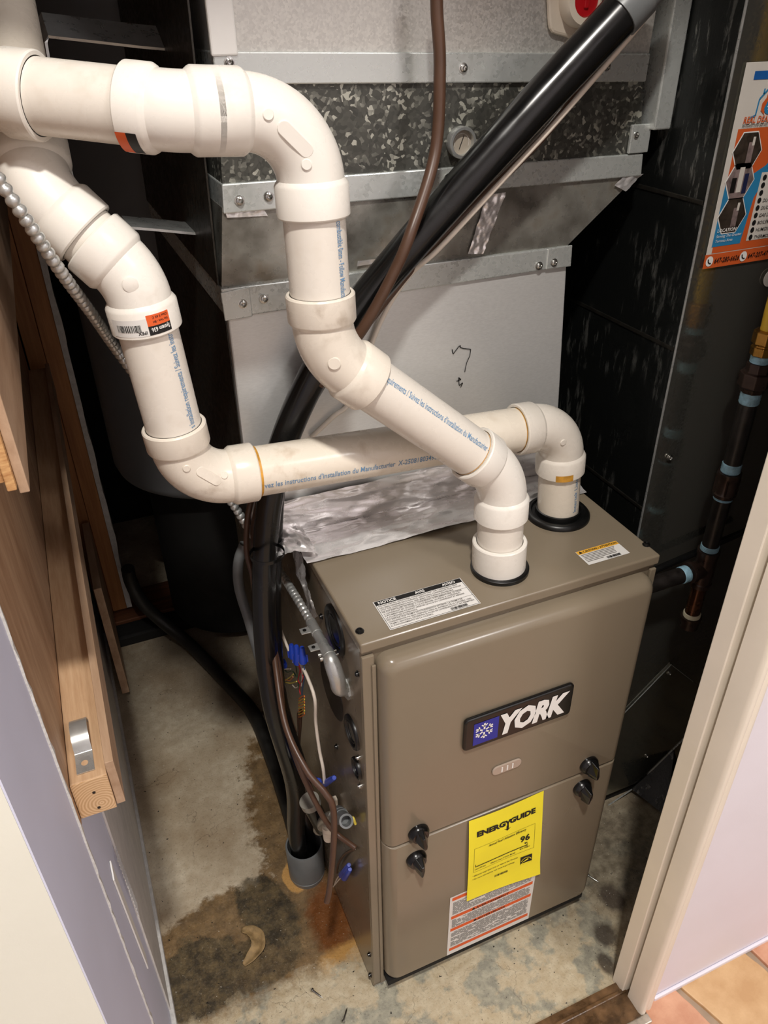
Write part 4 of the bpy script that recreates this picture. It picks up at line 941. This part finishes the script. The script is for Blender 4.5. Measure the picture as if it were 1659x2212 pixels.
MB().lathe((0, .057, .707), (-1, 0, 0), [(0, .0165), (.0035, .0165), (.0035, .013)], 8).build('lock_nut', 'zinc', FC, smooth=20)

# condensate drain
DC = thing('drain_cup', AZ(695, 1893, 0), 'grey plastic standpipe cup on the floor beside the furnace', 'drain')
c0 = V((-.0385, .260, 0))
MB().lathe(c0, (0, 0, 1), [(0, .034), (.012, .036), (.014, .033), (.016, .036), (.098, .037), (.100, .036), (.100, .033), (.02, .031)], 40, cap=False).build('cup', 'pvc_grey', DC, smooth=35)
MB().lathe(c0, (0, 0, 1), [(0, .033), (.021, .031)], 32).build('cup_floor', 'dark', DC)
DT = thing('condensate_trap', AX(700, 1780, -.02), 'grey drain stub and rubber trap fittings low on the furnace side', 'drain')
a, b = AX(735, 1762, -.020), AX(768, 1792, -.026)
dd_ = nrm(b-a); MB().lathe(a-dd_*.02, dd_, [(0, .0125), (.022, .0125), (.022, .0118), (.036, .0118), (.036, .0108), (.072, .0108), (.072, .0078), (.050, .0076)], 28).build('drain_stub', 'pvc_grey', DT, smooth=35)
a = AX(668, 1730, -.045); MB().lathe(a, V((.25, -.1, -1)), [(0, .016), (.012, .0165), (.014, .0145), (.075, .0145)], 24).build('black_hose_end', 'hose', DT, smooth=35)
MB().lathe(a+V((0, 0, .002)), V((.25, -.1, -1)), [(0, .0172), (.012, .0172)], 24).build('clamp', 'clear', DT, smooth=35)
MB().tube(spline([AX(690, 1790, -.03), AX(705, 1772, -.028), AX(725, 1765, -.024)], 8), .0115, 18).build('grey_elbow', 'clear', DT, smooth=True)
MB().lathe(AX(708, 1785, -.03), V((0, 0, -1)), [(0, .009), (.008, .0095), (.009, .008), (.011, .0095), (.018, .0095), (.019, .008), (.021, .0092), (.032, .0088)], 20).build('barb_fitting', 'white_plastic', DT, smooth=30)
MB().box(AX(722, 1742, -.01)+V((-.004, -.004, -.02)), AX(722, 1742, -.01)+V((.006, .006, .02))).build('white_tab', 'white_plastic', DT, bevel=.002)
MB().tube(spline([AX(757, 1772, -.003), AX(762, 1766, -.008), AX(768, 1780, -.006)], 6), .0022, 10).build('yellow_wire', 'wire_yellow', DT, smooth=True)
GT = tag(MB().tube(spline([AY(528, 1175, .36), AY(515, 1215, .36), AY(517, 1270, .36), AY(538, 1340, .34), AY(560, 1420, .33), AY(585, 1520, .32), AY(640, 1700, .30)], 10), .0085, 16).build('grey_drain_tube', 'pvc_grey', smooth=True), 'dim grey drain tube behind the thick black hose', 'pipe')
q = AY(541, 1342, .34); zt = tag(MB().lathe(AY(577, 1195, .18)+V((0, 0, -.003)), (0, 0, 1), [(0, .0225), (0, .0235), (.005, .0235), (.005, .0225)], 30, cap=False).build('cable_tie', 'black', smooth=30), 'black cable tie cinched round the thick black hose', 'cable tie')
BH = tag(MB().tube(spline([V((-.236, 1.08, .27)), V((-.236, 1.09, .22)), V((-.222, 1.08, .155)), V((-.185, 1.07, .085)), V((-.125, 1.00, .030)), V((-.065, .83, .018)), V((-.030, .70, .018)), V((-.026, .55, .018)), V((-.030, .42, .018)), V((-.036, .320, .018))], 10), .017, 18).build('floor_hose', 'hose_dull', smooth=True), 'dusty black hose lying across the concrete floor at the back', 'hose')

# hanger straps
HS = tag(MB().strap([AY(158, 400, .45), AY(150, 360, .45), AY(118, 220, .45), AY(92, 66, .45), AY(97, 54, .45), AY(200, 66, .45), AY(300, 78, .45), AY(390, 86, .45), AY(399, 78, .45), AY(392, -30, .45)], .050, .003, (0, .90, .436)).build('hanger_strap', 'zinc'), 'galvanized hanger strap bent square above the white pipe', 'strap', 'hanger straps left of the plenum')
HS2 = tag(MB().strap([AY(270, 480, .40), AY(330, 485, .40), AY(440, 496, .40), AY(449, 505, .40), AY(452, 565, .40)], .065, .003, (0, 1, 0)).build('hanger_strap', 'zinc'), 'galvanized hanger strap bent down at the plenum left of the vent', 'strap', 'hanger straps left of the plenum')

# ================================================================== RETURN DUCT
RD = thing('return_duct', (.9, .6, 0), 'dark reflective sheet metal return air duct at the right', 'ductwork')
dx, dy = .551, .150
MB().box((dx, dy, .035), (1.45, dy+.003, 2.6)).build('front_panel', 'duct', RD)
MB().box((dx, dy+.0031, .035), (dx+.003, 1.2, .79)).build('side_panel', 'ductside', RD)
MB().box((dx, dy+.0031, .795), (dx+.003, 1.2, 1.060)).build('side_panel', 'ductside', RD)
MB().box((dx, dy+.0031, 1.065), (dx+.003, 1.2, 1.258)).build('side_panel', 'ductside', RD)
MB().box((dx, dy+.0031, 1.263), (dx+.003, 1.2, 2.6)).build('side_panel', 'ductside', RD)
for z in (.7925, 1.0625, 1.2605): MB().box((dx-.0015, dy+.004, z-.003), (dx+.004, 1.2, z+.003)).build('seam', 'galv_side', RD, bevel=.001)
MB().box((dx-.0012, dy-.0012, .035), (dx+.001, dy+.002, 2.6)).build('corner_seam', 'zinc', RD, bevel=.0006)
MB().box((dx+.004, dy+.1, .035), (1.45, 1.2, .05)).build('bottom_panel', 'duct', RD)
pd_ = [P2(*q, dy) for q in ((1300, 1590), (1448, 1434), (1500, 1474), (1600, 1550), (1600, 1640), (1456, 1617))]
pp = [(.560, .345), (.735, .462), (.80, .395), (1.0, .20), (1.0, .05), (.57, .05)]
a = P2(1350, 1535, dy); b = P2(1448, 1434, dy); c = P2(1495, 1470, dy)
for a3, b3 in ((a, b), (b, c)): MB().tube([V((a3[0]-(b3[0]-a3[0])*.6, dy-.0028, a3[1]-(b3[1]-a3[1])*.6)) if a3 is a else V((a3[0], dy-.0028, a3[1])), V((b3[0], dy-.0028, b3[1]))], .0009, 6).build('plate_edge', 'zinc', RD)
pp = [(b[0]-(b[0]-a[0])*2.1, b[1]-(b[1]-a[1])*2.1), b, c, (c[0]+.25, c[1]-.25), (c[0]+.25, .05), (.57, .05)]
MB().prism([(x, dy-.0005, z) for x, z in pp], (0, -1, 0), .0018).build('boot_plate', 'duct', RD)
for (u, v) in ((1445, 1454), (1396, 1632), (1446, 988)): q = AY(u, v, dy-.002); screw(RD, q, (0, -1, 0), .0038, 'steel', .004)
for (a, b) in (((1296, 1752), (1368, 1703)), ((1368, 1703), (1456, 1617)), ((1456, 1617), (1560, 1515))):
    a, b = AY(*a, dy-.003), AY(*b, dy-.003); MB().tube([a, b], .0016, 6).build('boot_hem', 'cleat', RD)
MB().prism([AY(1365, 1705, dy-.004)+V((0, 0, 0)), AZ(1440, 1765, .004), AZ(1480, 1700, .02), AY(1456, 1620, dy-.004)], (0, 1, .3), .0015).build('boot_flange', 'ductside', RD)
MB().box((.57, dy+.01, 0), (1.4, .9, .034)).build('duct_gap_shade', 'dark', RD)  # near-black block fills the gap under the duct as painted shade

# poster
PO = thing('service_poster', AY(1519, 564, dy-.003), 'orange and blue furnace service advert poster stuck on the dark duct', 'poster')
gfn = plane((0, dy-.002, 0), (1, 0, 0), (0, 0, 1), .0006)
pg2 = lambda u, v: P2(u, v, dy-.0026)
X0, X1, Z0, Z1 = .567, .775, 1.187, 1.417
rectm(gfn, X0, Z0, X1, Z1).build('sheet', 'posterwhite', PO)
rectm(gfn, X0-.0015, 1.176, X1, 1.1945, .0004).build('orange_strip', 'posterorange', PO)
rectm(gfn, .576, 1.1955, .775, 1.3455, .0003).build('orange_field', 'posterorange', PO)
poly(gfn, [(.5735, 1.204), (.622, 1.204), (.628, 1.262), (.650, 1.300), (.675, 1.335), (.690, 1.345), (.66, 1.30), (.632, 1.300), (.604, 1.275), (.576, 1.270)][:5]+[(.635, 1.300), (.6, 1.283), (.5745, 1.285)], .0006).build('blue_field', 'posterblue', PO)
rectm(gfn, .583, 1.3985, .775, 1.4075, .0005).build('blue_bar', plain('poster_deep_blue', sc(26, 92, 166), .45), PO)
poly(gfn, [(.640, 1.312), (.775, 1.345), (.775, 1.32), (.655, 1.305)], .0006).build('blue_wedge', 'posterblue', PO)
rectm(gfn, .632, 1.206, .775, 1.292, .0007).build('white_panel', 'posterwhite', PO)
rectm(gfn, .640, 1.296, .775, 1.308, .0008).build('black_bar', 'posterdark', PO)
def hexa2(cx, cz, r, l, sq=1.15): return poly(gfn, [(cx+r*math.cos(PI/3*k), cz+r*sq*math.sin(PI/3*k)) for k in range(6)], l)
for (u, v, m_) in ((1613, 326, 'posterdark'), (1597, 390, 'postermid'), (1580, 466, 'posterdark')):
    x, z = pg2(u, v); hx = hexa2(x, z, .0245, .0009, 1.05).build('hexagon_frame', 'white_ink', PO); hexa2(x, z, .0230, .0012, 1.05).build('photo', m_, hx)
    if m_ == 'postermid':
        rectm(gfn, x+.006, z-.016, x+.013, z+.008, .0015).build('figure', plain('poster_navy', sc(26, 34, 70), .5), hx); rectm(gfn, x-.014, z-.014, x-.006, z+.004, .0015).build('machine', 'black_ink', hx); rectm(gfn, x-.004, z-.014, x+.004, z+.016, .0015).build('unit', 'posterwhite', hx)
    else:
        rectm(gfn, x+.0, z-.014, x+.009, z+.010, .0015).build('unit', 'postermid', hx); rectm(gfn, x+.005, z+.006, x+.009, z+.016, .0017).build('duct_detail', 'posterwhite', hx)
# logo: house outline with flame and drop
lg = MB(); hx_, hz = .6155, 1.3745
for a, b in (((-.024, -.017), (-.017, -.015)), ((-.017, -.015), (-.016, .003)), ((-.016, .003), (0, .018)), ((0, .018), (.016, .003)), ((.016, .003), (.017, -.015)), ((.017, -.015), (.024, -.017)), ((-.011, .008), (-.011, .014))): bar(lg, gfn, (hx_+a[0], hz+a[1]), (hx_+b[0], hz+b[1]), .0022, .0008)
lg.build('house_outline', 'posterblue', PO)
poly(gfn, [(hx_-.003, hz-.015), (hx_-.010, hz-.010), (hx_-.010, hz-.002), (hx_-.005, hz+.004), (hx_-.004, hz+.012), (hx_-.001, hz+.006), (hx_-.002, hz), (hx_-.005, hz-.007)], .0008).build('flame', 'posterorange', PO)
poly(gfn, [(hx_+.003+.0085*math.cos(t), hz-.006+.0085*math.sin(t)) for t in [PI*(-.95+1.55*i/12) for i in range(13)]]+[(hx_+.003, hz+.010)], .0009).build('water_drop', 'posterblue', PO)
mb = MB()
for k in range(3): t = PI*k/3; bar(mb, gfn, (hx_+.003-.004*math.cos(t), hz-.006-.004*math.sin(t)), (hx_+.003+.004*math.cos(t), hz-.006+.004*math.sin(t)), .0012, .0012)
mb.build('snow_mark', 'white_ink', PO)
def ptext(body, x, z, size, mat, off=.01, shear=0, width=None, align='L', l=.0014): return text('lettering', body, mat, PO, lambda a, b: gfn(x+a, z+b, l), size, off, shear, 1, width, align)
ptext('REAL DEAL HVAC', .5805, 1.3515, .0105, 'posterorange', .02, .15, .070)
ptext('PROVIDING YOUR HEATING & COOLING NEEDS', .5805, 1.3475, .0038, 'black_ink', .01, 0, .070)
ptext('LOCATION:', .577, 1.2225, .0062, 'white_ink', .015, .1); ptext('Serving The Greater', .577, 1.2155, .0052, 'white_ink', 0, .15); ptext('Toronto Area', .577, 1.2095, .0052, 'white_ink', 0, .15)
for k, tx in enumerate(('', '', '', 'DUCTLESS', 'DUCT WORK', 'GAS LINES', 'BOILERS', 'HUMIDIFIERS', 'THERMOSTATS')):
    z = 1.2855-k*.0094; poly(gfn, [(.6385+.0033*math.cos(t), z+.0036*math.sin(t)) for t in [2*PI*i/16 for i in range(16)]], .0012).build('bullet', 'black_ink', PO)
    if tx: ptext(tx, .6445, z-.0026, .0062, 'black_ink', .008, .2)
for (x, tx) in ((.5745, '647-280-6626'), (.6335, '647-207-47')):
    poly(gfn, [(x+.0062*math.cos(t), 1.1855+.0068*math.sin(t)) for t in [2*PI*i/24 for i in range(24)]], .0011).build('phone_disc', 'white_ink', PO)
    mb = MB(); 
    for a, b in (((-.003, .003), (-.0022, -.001)), ((-.0022, -.001), (.0012, -.0034)), ((.0012, -.0034), (.003, -.0026))): bar(mb, gfn, (x+a[0], 1.1855+a[1]), (x+b[0], 1.1855+b[1]), .0018, .0014)
    mb.build('handset', 'black_ink', PO); ptext(tx, x+.0085, 1.1822, .0092, 'black_ink', .012, .15, .043 if len(tx) == 12 else .036)
q = AY(1664, 600, dy-.003)
ST = tag(MB().lathe(q, (0, -1, 0), [(0, .0125), (.0005, .0125)], 28).build('round_sticker', 'posterwhite'), 'round white sticker on the duct below the poster', 'sticker')

# ================================================================== GAS PIPE
GP = thing('gas_pipe', (.645, .085, .57), 'black iron gas pipe with pale blue sealed joints in front of the duct', 'gas pipe')
gx, gy = .645, .085
def vz(v, u): return AY(u, v, gy).z
def gseg(z0, z1, r, mat, name): return MB().lathe((gx, gy, z0), (0, 0, 1), [(0, r), (z1-z0, r)], 24).build(name, mat, GP, smooth=True)
def dope(p, ax, L, r, m='dope'):
    p, ax = V(p), nrm(ax); return MB().lathe(p, ax, [(0, r*1.01)]+[(L*i/8, r*(1.10 if i % 2 else 1.04)) for i in range(1, 8)]+[(L, r*1.01)], 20).build('sealant', m, GP, smooth=60)
r34 = .01335
gseg(.585, .660, .0128, 'bronze', 'drip_nipple'); gseg(.725, .835, r34, 'iron', 'nipple'); gseg(.875, 1.005, r34, 'iron', 'nipple'); gseg(1.03, 1.07, .0125, 'iron_fit', 'nipple')
MB().lathe((gx, gy, .560), (0, 0, 1), [(0, .008), (.003, .0155), (.015, .0165), (.020, .0180), (.026, .0180), (.027, .0135)], 24).build('drip_cap', 'iron_fit', GP, smooth=30)
dope((gx, gy, .585), (0, 0, 1), .010, r34, 'dope_white')
MB().lathe((gx, gy, .655), (0, 0, 1), [(0, .0175), (.008, .0182), (.010, .0165), (.030, .0172), (.060, .0165), (.066, .0182), (.073, .0180)], 28).build('tee', 'iron_fit', GP, smooth=40)
MB().lathe((gx, gy, .690), (-1, 0, 0), [(0, .0155), (.022, .0160), (.025, .0180), (.033, .0180)], 28).build('tee_branch', 'iron_fit', GP, smooth=40)
MB().lathe((W-.01, gy, .690), (1, 0, 0), [(0, r34), (gx-W-.02, r34)], 24).build('branch_pipe', 'iron', GP, smooth=True)
dope((gx-.036, gy, .690), (-1, 0, 0), .014, r34); dope((gx, gy, .728), (0, 0, 1), .010, r34)
MB().lathe((gx, gy, .832), (0, 0, 1), [(0, .0168), (.006, .0182), (.009, .0165), (.034, .0165), (.037, .0182), (.043, .0175)], 28).build('coupling', 'iron_fit', GP, smooth=40)
for k in range(4): a = PI/4+k*PI/2; MB().box((-.0012, -.0012, 0), (.0012, .0012, .030), mat=Matrix.Translation((gx+.0165*math.cos(a), gy+.0165*math.sin(a), .839))).build('coupling_rib', 'iron_fit', GP)
dope((gx, gy, .875), (0, 0, 1), .016, r34); dope((gx, gy, .990), (0, 0, 1), .020, r34); dope((gx, gy, .826), (0, 0, 1), .006, r34)
MB().lathe((gx, gy, 1.008), (0, 0, 1), [(0, .0165), (.008, .0180), (.010, .0225), (.030, .0225), (.032, .0170), (.045, .0165)], 8).build('union', 'iron_fit', GP, bevel=.0012)
dope((gx, gy, 1.052), (0, 0, 1), .012, .0125)
MB().lathe((gx, gy, 1.064), (0, 0, 1), [(0, .0165), (.012, .0170), (.013, .0150), (.016, .0150), (.017, .0180), (.034, .0180), (.036, .0135)], 8).build('brass_adapter', 'brass', GP, bevel=.001)
MB().tube(spline([V((gx, gy, 1.095)), V((gx, gy, 1.16)), V((gx+.01, gy-.005, 1.3)), V((gx+.02, gy, 1.6)), V((gx+.02, gy, 2.3))], 10), .0105, 18).build('yellow_tube', 'yellow_tube', GP, smooth=True)
MB().tube([V((W+.005, dy-.02, .655)), V((.78, dy-.02, .700))], .006, 10).build('black_tube', 'hose', GP)

# ================================================================== FLOOR BITS
def floor_screw(u, v, ang, label):
    p = AZ(u, v, .003); p.z = .0035; d_ = V((math.cos(ang), math.sin(ang), 0)); o = thing('loose_screw', p, label, 'screw')
    MB().lathe(p, d_, [(0, .0018), (.016, .0017), (.022, .0002)], 10).build('shank', 'steel', o, smooth=True); MB().lathe(p, -d_, [(0, .0036), (.003, .0034)], 8).build('head', 'steel', o)
floor_screw(676, 2140, -1.0, 'rusty loose screw lying left of the furnace front corner'); floor_screw(742, 2205, .9, 'loose zinc screw at the bottom edge of the picture')
floor_screw(1272, 1892, -1.1, 'loose screw on the concrete right of the furnace')
lc = spline([AZ(u, v, .004) for u, v in ((522, 2008), (540, 2012), (556, 2026), (558, 2048), (543, 2068), (526, 2084))], 6); mb = MB()
for i, p in enumerate(lc):
    t = i/(len(lc)-1); d_ = (lc[min(i+1, len(lc)-1)]-lc[max(i-1, 0)]).normalized(); n_ = V((-d_.y, d_.x, 0)); wd = .0035+.009*math.sin(PI*t)**.8+.0015*mnoise.noise(V((t*9, 0, 0)))
    for k in range(5):
        q = (k-2)/2; mb.v.append(p+n_*wd*q+V((0, 0, .010*q*q*math.sin(PI*t)+.001*mnoise.noise(V((t*12, k, 0))))))
for i in range(len(lc)-1):
    for k in range(4): mb.f.append([i*5+k, i*5+k+1, i*5+6+k, i*5+5+k])
lf_ = mb.build('dried_leaf', 'stain_leaf', smooth=True); tag(lf_, 'curled dry brown leaf on the dark stained concrete', 'leaf')
sm = lf_.modifiers.new('solid', 'SOLIDIFY'); sm.thickness = .0012
lamp = thing('ceiling_lamp', (-.30, -.93, 2.9), 'round ceiling lamp outside the closet above the viewpoint', 'lamp')
MB().lathe((-.30, -.93, 2.90), (0, 0, -1), [(0, .11), (.02, .11), (.03, .10)], 32).build('housing', 'white_ink', lamp, smooth=30)
